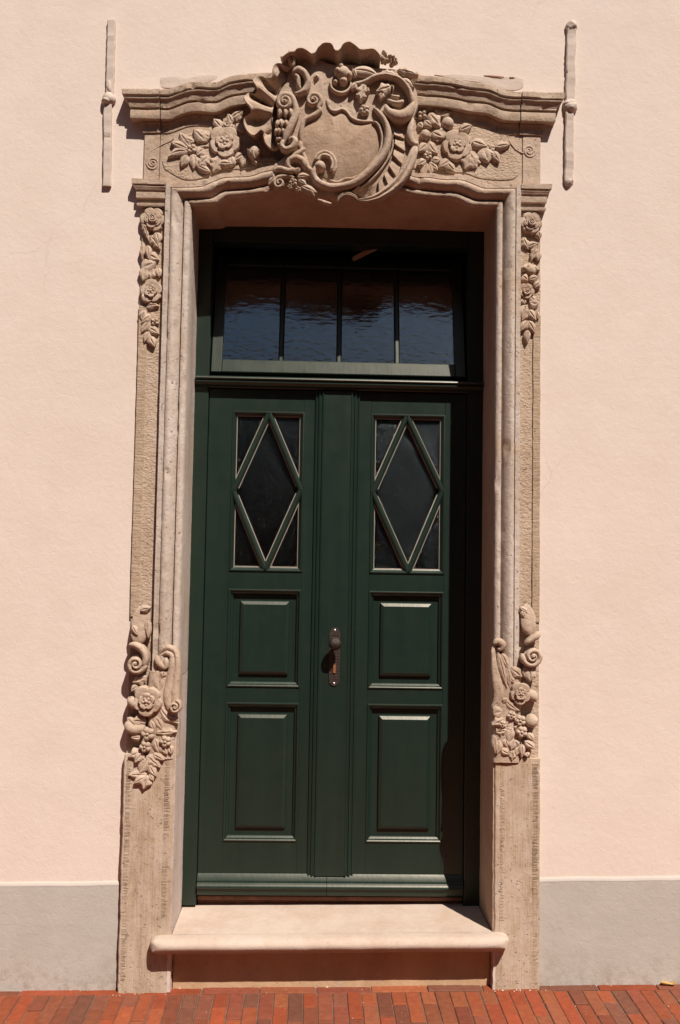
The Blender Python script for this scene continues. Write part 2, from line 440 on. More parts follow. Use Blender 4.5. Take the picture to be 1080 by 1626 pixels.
def build_ground():
    mb = MB()
    xs = [-900, -60, -4, 0, 4, 60, 900]; ys = [0.3, 0, -3.0, -8, -60, -900]
    mb.grid([[(x, y, gz(x, y) - .011 if abs(x) < 50 and y > -50 else gz(x, y) - .02) for x in xs] for y in ys])
    tag(mb.build('pavement_bed', M['farbrick']), kind='structure')
    mb = MB()
    mb.grid([[(x, y, gz(x, y) - .005) for x in (-4.05, -1.5, 0, 1.5, 4.05)] for y in (.02, -1.5, -3.0)])
    tag(mb.build('jointing_sand', M['sand']), kind='structure')
    # bricks
    mb = MB(); cols = []
    pal = [(q[0] * .98, q[1] * 1.0, q[2] * .84) for q in ((.27, .066, .033), (.30, .075, .036), (.27, .058, .030), (.23, .066, .040), (.20, .064, .042), (.18, .066, .046), (.22, .058, .038), (.29, .085, .042), (.25, .075, .042), (.30, .064, .030), (.28, .07, .035))]
    rnd = random.Random(11)
    def brick(x0, x1, y0, y1):
        c = rnd.choice(pal); f = rnd.uniform(.8, 1.12); c = tuple(a * f for a in c)
        t = rnd.uniform(-.0022, .0018); tx = rnd.uniform(-.012, .012); ty = rnd.uniform(-.008, .008); cx, cy = (x0 + x1) / 2, (y0 + y1) / 2
        rot = rnd.uniform(-.008, .008); ch = .0028
        def p(x, y, z):
            dx, dy = x - cx, y - cy; X, Y = cx + dx - dy * rot, cy + dy + dx * rot
            w = noise.noise(Vector((X * 70, Y * 70, 3))) * .0013
            return (X + w, Y + w, gz(X, Y) + z + t + dx * tx + dy * ty)
        nx = 3; ny = 5 if y1 - y0 > .1 else 3
        if x1 - x0 > .1: nx = 6
        rows = []
        xs = [x0, x0] + [x0 + ch + (x1 - x0 - 2 * ch) * i / nx for i in range(nx + 1)] + [x1, x1]
        ys = [y0, y0] + [y0 + ch + (y1 - y0 - 2 * ch) * i / ny for i in range(ny + 1)] + [y1, y1]
        for j, y in enumerate(ys):
            row = []
            for i, x in enumerate(xs):
                o = (i == 0 or i == len(xs) - 1 or j == 0 or j == len(ys) - 1)
                e = (i == 1 or i == len(xs) - 2 or j == 1 or j == len(ys) - 2)
                row.append(p(x, y, -.03 if o else (-.0030 if e else noise.noise(Vector((x * 40, y * 40, 9))) * .0007)))
            rows.append(row)
        n0 = len(mb.f); mb.grid(rows, flip=True); cols.extend([c] * (len(mb.f) - n0))
    x = -4.0
    while x < 4.0:                                  # long bricks laid along the wall
        L = .222 + rnd.uniform(-.012, .012); brick(x, x + L, -.066, -.012); x += L + rnd.uniform(.003, .007)
    x = -4.0; k = 0
    while x < 4.0:
        w = .0540 + rnd.uniform(-.002, .002); y = -.071
        first = (.105, .208)[k % 2] * rnd.uniform(.86, 1.1); L = first
        while y > -2.9:
            brick(x, x + w, y - L, y); y -= L + rnd.uniform(.003, .006); L = .208 + rnd.uniform(-.006, .006)
        x += w + rnd.uniform(.0020, .0044); k += 1
    me = bpy.data.meshes.new('pavement'); me.from_pydata([tuple(p) for p in mb.v], [], mb.f)
    at_ = me.attributes.new('brick_colour', 'FLOAT_COLOR', 'FACE')
    for i, c in enumerate(cols): at_.data[i].color = (*c, 1)
    me.materials.append(M['brick']); me.update()
    o = bpy.data.objects.new('pavement', me); COL.objects.link(o); tag(o, kind='structure')
build_ground()

# ------------------------------------------------------------------ house wall
OX0, OX1 = -.522, .738          # clear opening between the stone jambs
PX0, PX1 = -.722, .924          # outer edges of the stone portal
HEAD = 3.13
YW = -.022
house = empty('house_wall'); tag(house, 'peach plastered house wall with a grey plinth around the carved doorway', 'wall')
def plin(x): return .412 + .0155 * max(-4, min(4, x))
def build_wall():
    mb = MB()
    xs0, xs1 = -7.0, 8.0
    # plaster skin around the opening with a small wavy edge at the stone
    mb.box(xs0, -.60, YW, .30, -.3, 7); mb.box(.82, xs1, YW, .30, -.3, 7); mb.box(-.60, .82, YW, .30, 3.22, 7)
    mb.build('plaster', M['wall'], house)
    for x0, x1 in ((xs0, PX0 - .012), (PX1 - .004, xs1)):
        mb = MB(); n = 60; rows = []
        for i in range(n + 1):
            x = x0 + (x1 - x0) * i / n; zt = plin(x) + noise.noise(Vector((x * 6, 1, 2))) * .0022
            rows.append([(x, 0.02, -.2), (x, YW - .008, -.2), (x, YW - .008, zt - .014)])
        mb.grid(rows)
        mb.poly(rows[0]); mb.poly(rows[-1])
        pl = mb.build('plinth', M['plinth'], house)
        mb = MB(); rows = []
        n = 160
        for i in range(n + 1):
            x = x0 + (x1 - x0) * i / n; zt = plin(x) + noise.noise(Vector((x * 6, 1, 2))) * .0022
            w = noise.noise(Vector((x * 30, 5, 2))) * .0015
            rows.append([(x, 0.01, zt - .02), (x, YW - .0085, zt - .0145 + w), (x, YW - .0090, zt - .011 + w), (x, YW - .0035, zt + w * .5), (x, 0.01, zt + .001 + w)])
        mb.grid(rows)
        mb.build('plinth_ledge', M['plinth_edge'], pl, smooth=True, sharp=60)
    # dark hall behind the door
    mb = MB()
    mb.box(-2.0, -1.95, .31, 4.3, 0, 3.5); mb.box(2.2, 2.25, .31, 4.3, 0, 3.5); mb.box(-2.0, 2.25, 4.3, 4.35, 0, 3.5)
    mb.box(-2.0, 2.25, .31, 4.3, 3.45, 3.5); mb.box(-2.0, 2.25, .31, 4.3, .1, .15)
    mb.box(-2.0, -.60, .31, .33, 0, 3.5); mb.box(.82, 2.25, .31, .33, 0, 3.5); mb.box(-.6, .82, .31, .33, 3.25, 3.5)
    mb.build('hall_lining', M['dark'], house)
    # ragged plaster left standing over the cornice, bare brick showing
    def lump(name, pts, mat, h, wear):
        mb = MB(); plate(mb, pts, YW, h, dome=.35, k=5); return mb.build(name, M[mat], house, smooth=True, wear=wear, wscale=40, sharp=60)
    lump('plaster_patch', [(254, 132), (258, 122), (283, 121), (297, 123), (318, 119), (340, 118), (346, 124), (330, 130), (300, 138), (262, 140)], 'anchor', .0022, .0016)
    lump('plaster_patch', [(690, 119), (720, 118), (760, 121), (800, 122), (827, 124), (828, 141), (800, 143), (770, 133), (735, 128)], 'anchor', .0022, .0016)
    for pts in ([(768, 120.2), (784, 119.8), (800, 122), (797, 124.6), (782, 123.2)], [(809, 122.4), (816, 122.2), (817, 124.2), (811, 124.6)]):
        lump('bare_brick', pts, 'brickdust', .0052, .002)
build_wall()

# wall anchors
def anchor(name, segs, knuckle, label, wear):
    root = empty(name); tag(root, label, 'wall anchor', 'wall anchors beside the cornice')
    for (x0, y0, x1, y1, w) in segs:
        mb = MB(); n = 26; rows = []
        for i in range(n + 1):
            t = i / n; x = x0 + (x1 - x0) * t; y = y0 + (y1 - y0) * t
            ww = w * (1 + .10 * noise.noise(Vector((y * .13, x, 0)))); h = .016 * (1 + .22 * noise.noise(Vector((y * .2, 7, x))))
            rows.append([rp(x - ww, y, YW, -.01), rp(x - ww, y, YW, h * .8), rp(x - ww * .8, y, YW, h), rp(x + ww * .8, y, YW, h * .98), rp(x + ww, y, YW, h * .7), rp(x + ww, y, YW, -.01)])
        mb.grid(rows); mb.poly(rows[0]); mb.poly(rows[-1])
        mb.build('bar', M['anchor'], root, smooth=True, wear=wear * .8, wscale=60, sharp=28)
    for (x, y, r, ry, h) in knuckle:
        mb = MB(); ball(mb, x, y, r, YW, h * .72, 0, ry, seg=16)
        mb.build('knuckle', M['anchor'], root, smooth=True, wear=wear * 1.3, wscale=60, sharp=50)
anchor('wall_anchor', [(178, 35, 175.5, 152, 6.2), (172, 165, 170.5, 297, 6.4)], [(173.5, 158, 11, 11, .040), (175, 140, 6.5, 16, .03), (170, 163, 9, 6, .045)], 'slim plastered iron wall anchor with a lumpy joint, left of the cornice', .0016)
anchor('wall_anchor', [(907, 42, 904.5, 166, 7.2), (903.5, 178, 902.5, 290, 6.8)], [(905, 172, 11, 11, .042), (907, 43, 9, 10, .034), (903, 165, 10, 7, .036), (902.5, 289, 7.5, 9, .031)], 'rough knobbly plastered wall anchor with a swollen top end, right of the cornice', .0034)

# ------------------------------------------------------------------ stone portal
portal = empty('stone_portal'); tag(portal, 'carved sandstone rococo door surround with cartouche, cornice and flower garlands', 'door surround')
YS = -.030        # face of pilasters and frieze

LIN = [((300, 325), (268, 292)), ((322, 324.5), (290, 291.5)), ((343, 323), (309, 290.5)), ((351, 318), (324, 287)), ((360, 312.5), (343, 279)),
       ((380, 310.5), (358, 275.5)), ((405, 308), (394, 274)), ((424, 305), (417, 266)), ((450, 300), (446, 262)), ((500, 298), (500, 259)),
       ((590, 300), (590, 260)), ((637, 305), (640, 268)), ((655, 309), (660, 275)), ((671, 311.5), (686, 275.5)), ((692, 313), (706, 279)), ((715, 314), (738, 280)),
       ((731, 319), (760, 288)), ((746, 326), (776, 293)), ((766, 327.5), (800, 293)), ((788, 328.5), (829, 292.5))]
def lin_paths():
    flat = smooth_path([a + b for a, b in LIN], 5)
    I = [at(a, b, -.045) for a, b, c, d in flat]; O = [at(c, d, -.05) for a, b, c, d in flat]
    I[0].x = OX0; I[-1].x = OX1; O[0].x = -.626; O[-1].x = .838
    return I, O
I_, O_ = lin_paths()
PROF = [(1.0, -.015), (1.0, -.054), (.985, -.057), (.80, -.058), (.79, -.052), (.765, -.052), (.755, -.059), (.70, -.0635), (.62, -.065), (.55, -.063), (.48, -.058), (.41, -.050), (.35, -.040), (.315, -.032),
        (.30, -.027), (.275, -.027), (.265, -.038), (.25, -.041), (.20, -.043), (.12, -.042), (.06, -.038), (.02, -.031), (0, -.024), (0, .10), (0, .262)]
def architrave():
    zb = 1.20
    def path(side):
        i0, o0 = (I_[0], O_[0]) if side < 0 else (I_[-1], O_[-1]); n = 110
        return [(Vector((i0.x, 0, zb + (i0.z - zb) * k / n)), Vector((o0.x, 0, zb + (o0.z - zb) * k / n))) for k in range(n + 1)]
    for name, st in (('jamb_moulding', path(-1)), ('lintel_moulding', list(zip(I_, O_))), ('jamb_moulding', path(1)[::-1])):
        mb = MB(); rows = []
        for i, o in st:
            row = [(i.x + (o.x - i.x) * t, y, i.z + (o.z - i.z) * t) for t, y in PROF]
            if name == 'lintel_moulding':
                row[-1] = (i.x, .262, min(i.z, 3.143 + .006 * (i.x - .1))); row[-2] = (i.x, .10, i.z + (row[-1][2] - i.z) * .45)
            rows.append(row)
        mb.grid(rows)
        # chips along the sharp edges
        for q, p in enumerate(mb.v):
            c = noise.noise(Vector((p.x * 30, p.y * 30, p.z * 22)))
            if c > .36 and p.y < .0: p.y += (c - .36) * .026
        o = mb.build(name, M['stone_pale'] if name == 'jamb_moulding' else M['stone'], portal, smooth=True, wear=.0006, wscale=34, sharp=32)
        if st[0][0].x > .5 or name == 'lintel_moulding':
            o.data.materials.append(M['soffit'])  # on the right jamb this browner stone paints in the reveal's shade
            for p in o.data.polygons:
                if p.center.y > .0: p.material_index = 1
architrave()

# jamb reveals are part of the moulding profile; the backing blocks behind it
def prism(mb, pts_xz, y0, y1):
    a = [(x, y0, z) for x, z in pts_xz]; b = [(x, y1, z) for x, z in pts_xz]
    mb.poly(a); mb.poly(b[::-1]); n = len(a)
    for i in range(n): mb.f.append(tuple(len(mb.v) - 2 * n + k for k in (i, (i + 1) % n, n + (i + 1) % n, n + i)))

CT_L = [(192.6, 137), (222, 137.6), (252, 138), (268, 138), (283, 132.5), (298, 127), (313, 125.2), (330, 126.5), (345, 126.3), (356, 121.5), (366, 117.5), (384, 114.5), (402, 112.6), (446, 111), (500, 110.5), (560, 111), (620, 112.5),
        (670, 116), (690, 117.2), (708, 119), (730, 122.8), (749, 127), (767, 128.3), (779, 130.5), (790, 135), (803, 140), (829, 142), (860, 142.8), (891, 144)]
CT = [(at(x, y, -.10)) for x, y in smooth_path(CT_L, 4)]
CPROF = [(0, .163), (.007, .160), (.0075, .150), (.006, .146), (.006, .140), (.009, .131), (.014, .124), (.017, .121), (.017, .116), (.052, .1155), (.054, .113), (.0545, .082), (.052, .079), (.043, .078), (.042, .070), (.057, .0685), (.059, .064),
         (.061, .056), (.064, .049), (.071, .042), (.078, .038), (.080, .034), (.076, .032), (.066, .031), (.066, .026), (.083, .025), (.086, .022), (.087, .004), (.084, .000), (-.03, -.004)]
def cornice():
    xl, xr = PX0, PX1
    xo = .087
    J0, J1 = at(253, 138, -.1).x, at(830, 142, -.1).x      # open joints of the end blocks
    def zt(x):
        if x <= CT[0].x: return CT[0].z
        for a, b in zip(CT, CT[1:]):
            if a.x <= x <= b.x: return a.z + (b.z - a.z) * (x - a.x) / (b.x - a.x)
        return CT[-1].z
    def piece(x0, x1, endl, endr, dy):
        mb = MB(); rows = []
        n = max(4, int((x1 - x0) / .012))
        if endl:
            rows.append([(xl - o if o > 0 else xl - .0, .02, zt(x0) - d) for o, d in CPROF])
            rows.append([(xl - o if o > 0 else xl, YS - o * .62 - dy, zt(x0) - d) for o, d in CPROF])
        for i in range(n + 1):
            x = x0 + (x1 - x0) * i / n
            rows.append([(x, YS - o * .62 - dy, zt(x) - d) for o, d in CPROF])
        if endr:
            rows.append([(xr + o if o > 0 else xr, YS - o * .62 - dy, zt(x1) - d) for o, d in CPROF])
            rows.append([(xr + o if o > 0 else xr, .02, zt(x1) - d) for o, d in CPROF])
        mb.grid(rows)
        for r in (rows[0], rows[-1]): mb.poly([(p[0], p[1], p[2]) for p in r] + [(r[-1][0], .02, r[-1][2]), (r[0][0], .02, r[0][2])])
        for p in mb.v:
            c = noise.noise(Vector((p.x * 26, p.y * 40, p.z * 40)))
            if c > .40: p.y += (c - .40) * .03; p.z -= (c - .4) * .012
        mb.build('cornice', M['cornice'], portal, smooth=True, wear=.0013, wscale=28, sharp=28)
    piece(xl, J0 - .002, True, False, .003); piece(J0 + .002, J1 - .002, False, False, .0); piece(J1 + .002, xr, False, True, .003)
    return zt
ZT = cornice()

def frieze():
    # main slab: lower edge runs behind the lintel moulding, upper edge behind the cornice
    xa, xb = at(254, 250, YS).x, at(829, 250, YS).x
    mb = MB()
    top = [(p.x, ZT(p.x) - .10) for p in CT if xa < p.x < xb]
    bot = [(xa, 3.12), (OX0, 3.155)] + [(p.x, p.z + .03) for p in I_[4:-4]] + [(OX1, 3.18), (xb, 3.12)]
    bot.sort(); pts = [(xa + .001, bot[0][1])] + bot[1:] + [(xb - .001, ZT(xb) - .1)] + top[::-1] + [(xa + .001, ZT(xa) - .1)]
    prism(mb, pts, YS, .25)
    o = mb.build('frieze', M['stone'], portal)
    for x0, x1 in ((PX0, xa - .002), (xb + .002, PX1)):
        mb = MB(); mb.box(x0, x1, YS - .002, .1, 3.1, ZT((x0 + x1) / 2) - .1)
        mb.build('frieze_block', M['stone'], portal, bevel=.003)
    return o
FR = frieze()
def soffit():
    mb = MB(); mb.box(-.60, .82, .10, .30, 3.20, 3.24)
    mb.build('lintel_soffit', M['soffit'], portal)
soffit()

# rough pecked panels of the frieze, low raised
def panels():
    L = [(262, 268), (258, 255), (268, 247), (276, 234), (280, 222), (300, 213), (330, 204), (352, 194), (375, 184), (395, 184), (410, 220), (430, 250), (420, 262), (394, 268), (360, 270), (340, 275), (318, 284), (290, 284)]
    Rr = [(650, 268), (690, 270), (708, 274), (738, 275), (762, 283), (790, 286), (815, 284), (826, 270), (824, 250), (812, 238), (806, 218), (795, 212), (770, 206), (745, 199), (715, 196), (690, 196), (665, 220)]
    for pts, c in ((L, (350, 240)), (Rr, (735, 245))):
        mb = MB(); plate(mb, pts, YS, .0035, centre=c, dome=.05)
        mb.build('pecked_ground', M['stone_rough'], FR, smooth=True, wear=.0008)
    # incised volutes of the border
    def vol(mb, pts, c, sgn, a0):
        sweep(mb, [(x, y, .8, .0022) for x, y in pts], YS, .0015, n=7)
        sweep(mb, spiral(*c, 11, 1.5, 2.1, a0, sgn, 1.2, .7, .0035, .003), YS, .0015, n=7, k=2)
    carve('border_volute', lambda mb: vol(mb, [(278, 213), (274, 222), (262, 228), (248, 235), (238, 243), (234, 256)], (243, 259), -1, math.pi), FR)
    carve('border_volute', lambda mb: vol(mb, [(806, 214), (810, 226), (820, 238), (832, 244), (846, 238), (851, 247)], (841, 240), 1, 0), FR)
panels()

def pilasters():
    out = []
    for side, (x0, x1) in ((-1, (PX0, -.627)), (1, (.839, PX1))):
        mb = MB(); n = 90; rows = []
        for i in range(n + 1):
            z = .86 + (3.15 - .86) * i / n
            rows.append([(x0, .05, z), (x0, YS + .003, z), (x0 + .003, YS, z), ((x0 + x1) / 2, YS, z), (x1, YS, z), (x1 + .004, .02, z)])
        mb.grid(rows)
        p = mb.build('pilaster', M['stone_rough'], portal, smooth=True, wear=.0016, wscale=22, sharp=40)
        # smooth dressed margin
        mb = MB(); rows = []
        a, b = (x0 - .001, x0 + .034) if side < 0 else (x1 - .030, x1 + .0015)
        for i in range(n + 1):
            z = 1.44 + (2.70 - 1.44) * i / n
            rows.append([(a, .03, z), (a, YS - .0025, z), (a + .002, YS - .0055, z), (b - .002, YS - .0055, z), (b, YS - .003, z), (b, YS + .01, z)])
        mb.grid(rows); mb.build('dressed_margin', M['stone_h'], p, smooth=True, wear=.0012, wscale=30, sharp=40)
        out.append(p)
    return out
PIL_L, PIL_R = pilasters()

def caps():
    prof = [(0, 0), (.018, .001), (.020, .004), (.020, .013), (.004, .015), (.004, .031), (.022, .034), (.023, .037), (.023, .058), (.010, .060), (.010, .066), (.026, .068), (.029, .073), (.034, .078), (.030, .082), (.030, .086), (.041, .088), (.042, .108), (-.02, .109)]
    for side, x0, x1, zb in ((-1, PX0, -.628, 3.112), (1, .838, PX1, 3.138)):
        mb = MB(); y = YS - .006; rows = []
        def row(x, yy, outx): return [(x + outx * o, yy - (0 if yy > 0 else o * .6), zb + d) for o, d in prof]
        if side < 0:
            rows = [row(x0, .02, -1), row(x0, y, -1)] + [[(x0 + (x1 - x0) * t, y - o * .6, zb + d) for o, d in prof] for t in (.15, .3, .45, .6, .8, 1.0)]
            rows.append([(x1, .02, zb + d) for o, d in prof])
        else:
            rows = [[(x0, .02, zb + d) for o, d in prof]] + [[(x0 + (x1 - x0) * t, y - o * .6, zb + d) for o, d in prof] for t in (0, .15, .3, .45, .6, .8)] + [row(x1, y, 1), row(x1, .02, 1)]
        mb.grid(rows); mb.poly(rows[0]); mb.poly(rows[-1])
        mb.build('capital_block', M['stone'], portal, smooth=True, wear=.0012, wscale=30, sharp=28)
caps()

def pedestals():
    for side, x0, x1 in ((-1, PX0 - .002, OX0 - .004), (1, OX1 + .006, PX1 + .001)):
        zt, zb = .90, -.03; n = 60; yf = -.056; mb = MB(); rows = []
        for i in range(n + 1):
            z = zb + (zt - zb) * i / n
            a = noise.noise(Vector((z * 9, side, 0))) * .0035 + noise.noise(Vector((z * 38, side, 4))) * .002
            b = noise.noise(Vector((z * 9, side, 8))) * .002 + noise.noise(Vector((z * 38, side, 6))) * .0016
            rows.append([(x0 + a, .05, z), (x0 + a, yf + .004, z), (x0 + a + .004, yf, z)] + [(x0 + (x1 - x0) * t, yf + noise.noise(Vector((t * 6, z * 14, side))) * .0015, z) for t in (.12, .3, .5, .7, .88)] +
                        [(x1 + b - .004, yf, z), (x1 + b, yf + .004, z), (x1 + b, .05, z)])
        mb.grid(rows); mb.poly(rows[-1])
        ped = mb.build('pedestal', M['stone_v'], portal, smooth=True, wear=.001, wscale=40, sharp=40)
        # chiselled margins: rows of short tool strokes
        rnd = random.Random(3 + side)
        for xa, xb in ((x0 + .006, x0 + .034), (x1 - .040, x1 - .012)) if side < 0 else ((x0 + .018, x0 + .040), (x1 - .034, x1 - .004)):
            z = .03; strokes = MB()
            while z < .88:
                if rnd.random() < .95 and not (z < .27 and xb > -.58 and side < 0) and not (z < .27 and side > 0 and xa < .80):
                    w0 = xa + rnd.uniform(0, .004); w1 = xb - rnd.uniform(0, .008); t = rnd.uniform(.0007, .0012)
                    strokes.grid([[(w0, yf + .002, z), (w1, yf + .002, z)], [(w0 + .002, yf - .0019, z + t), (w1 - .002, yf - .0019, z + t)], [(w0, yf + .002, z + 2 * t), (w1, yf + .002, z + 2 * t)]])
                z += rnd.uniform(.0042, .0062)
            strokes.build('tool_strokes', M['stone_v'], ped, wear=.0006)
        # reveal below the moulding: left limewashed, right browner with its shade in the colour
        mb = MB(); xi = OX0 if side < 0 else OX1; rows = []
        for i in range(n + 1):
            z = zb + (1.199 - zb) * i / n; e = noise.noise(Vector((z * 24, 9, side))) * .002
            rows.append([(xi - side * .002 + side * .02, yf + .012, z), (xi + e, yf + .006, z), (xi + e * .5, -.004, z), (xi, .12, z), (xi, .262, z)])
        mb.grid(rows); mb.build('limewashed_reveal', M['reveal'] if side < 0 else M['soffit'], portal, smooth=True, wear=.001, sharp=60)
    for x0, x1 in ((-.537, -.518), (.737, .752)):
        mb = MB(); rows = []
        for i in range(26):
            z = -.01 + .20 * i / 25; w = noise.noise(Vector((z * 40, x0, 1))) * .004
            rows.append([(x0 + w, -.03, z), (x0 + w + .003, -.0575, z), (x1 + w * .6 - .003, -.058, z), (x1 + w * .6, -.02, z)])
        mb.grid(rows)
        mb.build('mortar_joint', M['mortar'], portal, smooth=True, wear=.0015, sharp=60)
pedestals()

# ------------------------------------------------------------------ carving
def ornament():
    Y = YS
    # ---- frieze flowers, left
    def c1(x, y): return 150 + x / 2.7, 20 + y / 2.7
    def c2(x, y): return 530 + x / 2.7, 20 + y / 2.7
    def lf(a, b, w, h=.014, base=.002, f=c1, **k):
        carve('leaf', lambda mb: leaf(mb, f(*a), f(*b), w * 1.3 / 2.7, Y, h * 1.18, base * 1.0, **k), FR)
    def rs(c, r, h=.03, base=0, f=c1, **k):
        carve('rose', lambda mb: rose(mb, *f(*c), r / 2.7, Y, h, base=base, **k), FR)
    for a, b, w, k in [((412, 580), (365, 520), 17, {}), ((404, 592), (330, 560), 18, {}), ((404, 602), (316, 626), 16, {'bend': 4}), ((400, 615), (372, 668), 15, {}), ((430, 560), (375, 545), 12, {}),
                       ((425, 610), (425, 676), 20, {'bend': -3}), ((480, 560), (424, 506), 22, {}), ((500, 540), (450, 530), 20, {}), ((545, 500), (512, 462), 16, {}), ((590, 480), (572, 436), 15, {}),
                       ((610, 470), (625, 436), 14, {}), ((585, 460), (645, 425), 16, {}), ((610, 480), (640, 520), 15, {}), ((490, 620), (450, 665), 24, {'lobes': 3}), ((540, 620), (510, 690), 26, {'lobes': 3}),
                       ((590, 620), (585, 668), 17, {}), ((640, 610), (600, 640), 16, {}), ((650, 615), (632, 665), 17, {}), ((690, 620), (700, 660), 17, {}), ((470, 590), (440, 620), 18, {}), ((690, 640), (770, 650), 22, {'lobes': 2}), ((530, 650), (600, 655), 14, {}), ((440, 660), (500, 690), 14, {}), ((735, 640), (800, 655), 18, {})]:
        lf(a, b, w, .012 + .004 * random.random(), .002 + .004 * random.random(), **k)
    rs((560, 560), 72, .028, .003, rot=.2); rs((570, 482), 27, .018, .004, inner=4, rot=.6)
    carve('flower', lambda mb: rosette(mb, *c1(418, 588), 22 / 2.7, Y, .018, .003), FR)
    def bud(mb):
        ball(mb, *c1(684, 606), 29 / 2.7, Y, .034, .006, ridges=0); leaf(mb, c1(684, 640), c1(655, 590), 12 / 2.7, Y, .03, .01)
        leaf(mb, c1(690, 636), c1(716, 592), 10 / 2.7, Y, .028, .008); leaf(mb, c1(684, 645), c1(680, 600), 9 / 2.7, Y, .034, .014)
    carve('bud', bud, FR)
    carve('stem', lambda mb: sweep(mb, [(*c1(400, 600), 1.4, .006), (*c1(450, 580), 1.6, .009), (*c1(500, 575), 1.6, .01)], Y), FR)
    carve('stem', lambda mb: sweep(mb, [(*c1(560, 500), 1.5, .01), (*c1(610, 455), 1.4, .009), (*c1(640, 430), 1, .006)], Y), FR)
    # ---- frieze flowers, right
    for a, b, w, k in [((690, 580), (755, 572), 15, {}), ((675, 600), (708, 650), 16, {}), ((640, 585), (660, 650), 26, {}), ((600, 600), (560, 676), 38, {'lobes': 3}), ((575, 600), (610, 670), 26, {'lobes': 2}), ((590, 560), (655, 580), 18, {}), ((540, 510), (592, 490), 17, {}),
                       ((455, 450), (505, 432), 15, {}), ((430, 420), (470, 445), 13, {}), ((405, 440), (455, 500), 26, {'lobes': 2}), ((420, 520), (470, 545), 18, {}), ((405, 560), (445, 610), 18, {'bend': 3}), ((400, 570), (360, 605), 16, {}),
                       ((395, 640), (355, 660), 15, {}), ((420, 640), (455, 640), 15, {}), ((408, 650), (445, 680), 15, {}), ((400, 650), (378, 715), 15, {}), ((410, 660), (415, 700), 13, {}), ((350, 330), (300, 300), 16, {}), ((370, 320), (352, 262), 20, {}), ((385, 330), (432, 296), 26, {}), ((395, 350), (438, 340), 24, {}),
                       ((375, 375), (350, 410), 16, {}), ((390, 390), (440, 400), 22, {}), ((440, 400), (480, 420), 14, {}), ((385, 470), (420, 500), 15, {}), ((470, 500), (440, 560), 22, {}), ((500, 640), (450, 670), 18, {}), ((480, 650), (520, 690), 16, {}), ((360, 480), (380, 500), 12, {}), ((640, 600), (700, 625), 12, {})]:
        lf(a, b, w, .012 + .004 * random.random(), .002 + .005 * random.random(), f=c2, **k)
    rs((525, 576), 68, .028, .003, f=c2, rot=.5)
    carve('rose', lambda mb: (rose(mb, *c2(376, 344), 28 / 2.7, Y, .026, base=.010, n=6, inner=5), sweep(mb, spiral(*c2(376, 344), 7.5, 1.5, 2.2, 0, 1, 1.6, 1, .014, .016), Y, .022, k=2, n=7)), FR)
    carve('flower', lambda mb: rosette(mb, *c2(377, 445), 22 / 2.7, Y, .022, .006), FR)
    carve('bud', lambda mb: ball(mb, *c2(392, 530), 25 / 2.7, Y, .026, .006, ridges=7, seg=28), FR)
    carve('bud', lambda mb: ball(mb, *c2(487, 480), 27 / 2.7, Y, .026, .006), FR)
    carve('flower', lambda mb: rosette(mb, *c2(402, 618), 20 / 2.7, Y, .02, .006, n=5), FR)
    carve('flower', lambda mb: rosette(mb, *c2(668, 585), 21 / 2.7, Y, .018, .003, n=5), FR)

    # ---- cartouche: thick scrolled shield standing out from frieze and cornice
    def c3(x, y): return 370 + x / 3.375, 60 + y / 3.375
    def P3(l): return [c3(x, y) for x, y in l]
    body = MB()
    YB = -.02
    plate(body, P3([(300, 200), (330, 172), (400, 168), (470, 168), (530, 190), (640, 190), (760, 205), (900, 225), (960, 290), (985, 390), (960, 480), (985, 560), (985, 640), (940, 735), (850, 815), (760, 862), (690, 872), (620, 850), (560, 868), (500, 850), (455, 850), (400, 815), (330, 815),
                    (230, 790), (215, 720), (250, 690), (300, 650), (330, 620), (280, 590), (250, 500), (240, 420), (250, 330), (290, 270)]), YB, .083, centre=c3(600, 520), dome=.12)
    settle(body)
    cart = body.build('cartouche', M['stone'], portal, smooth=True, wear=.0012, wscale=30, sharp=60)
    YC = -.100
    def cv(name, fn, mat='stone'): return carve(name, fn, cart, mat)
    cv('shield', lambda mb: plate(mb, P3([(380, 470), (400, 452), (450, 440), (490, 410), (515, 385), (530, 400), (560, 405), (590, 395), (615, 412), (650, 440), (700, 455), (752, 452), (785, 490), (795, 560), (765, 640), (705, 700), (655, 735), (600, 750), (560, 765), (500, 745), (440, 700), (400, 685), (372, 590), (355, 540)]),
                                    YC + .004, .019, centre=c3(575, 580), dome=.75), 'field')
    def sw(name, pts, base=0.0, flute=0, **k):
        cv(name, lambda mb: sweep(mb, [(*c3(x, y), r / 3.375, h) for x, y, r, h in pts], YC, base, flute, **k))
    def spi(name, c, r0, r1, turns, a0, sgn, w0, w1, h0, h1, base=0.0, pre=()):
        pts = [(*c3(x, y), r / 3.375, h) for x, y, r, h in pre] + spiral(*c3(*c), r0 / 3.375, r1 / 3.375, turns, a0, sgn, w0 / 3.375, w1 / 3.375, h0, h1)
        cv(name, lambda mb: sweep(mb, pts, YC, base, k=3))
    # left rim with volute
    spi('volute', (432, 340), 44, 6, 1.75, .9, -1, 12, 7, .014, .022, 0.004, pre=[(365, 545, 10, .006), (368, 490, 12, .012), (385, 440, 13, .016), (430, 420, 13, .017), (468, 392, 13, .016)])
    cv('volute_eye', lambda mb: ball(mb, *c3(432, 340), 11 / 3.375, YC, .022, .006))
    sw('rim', [(500, 330, 7, .008), (520, 380, 8, .012), (545, 395, 8, .016), (585, 383, 8, .012), (615, 400, 8, .012), (640, 430, 9, .014), (690, 447, 9, .014), (750, 444, 8, .010)])
    sw('rim', [(500, 330, 8, .006), (512, 345, 8, .01), (508, 370, 8, .012)], .0)
    sw('rim', [(360, 540, 10, .008), (368, 590, 11, .012), (388, 640, 11, .012), (402, 685, 11, .012), (432, 705, 10, .010)])
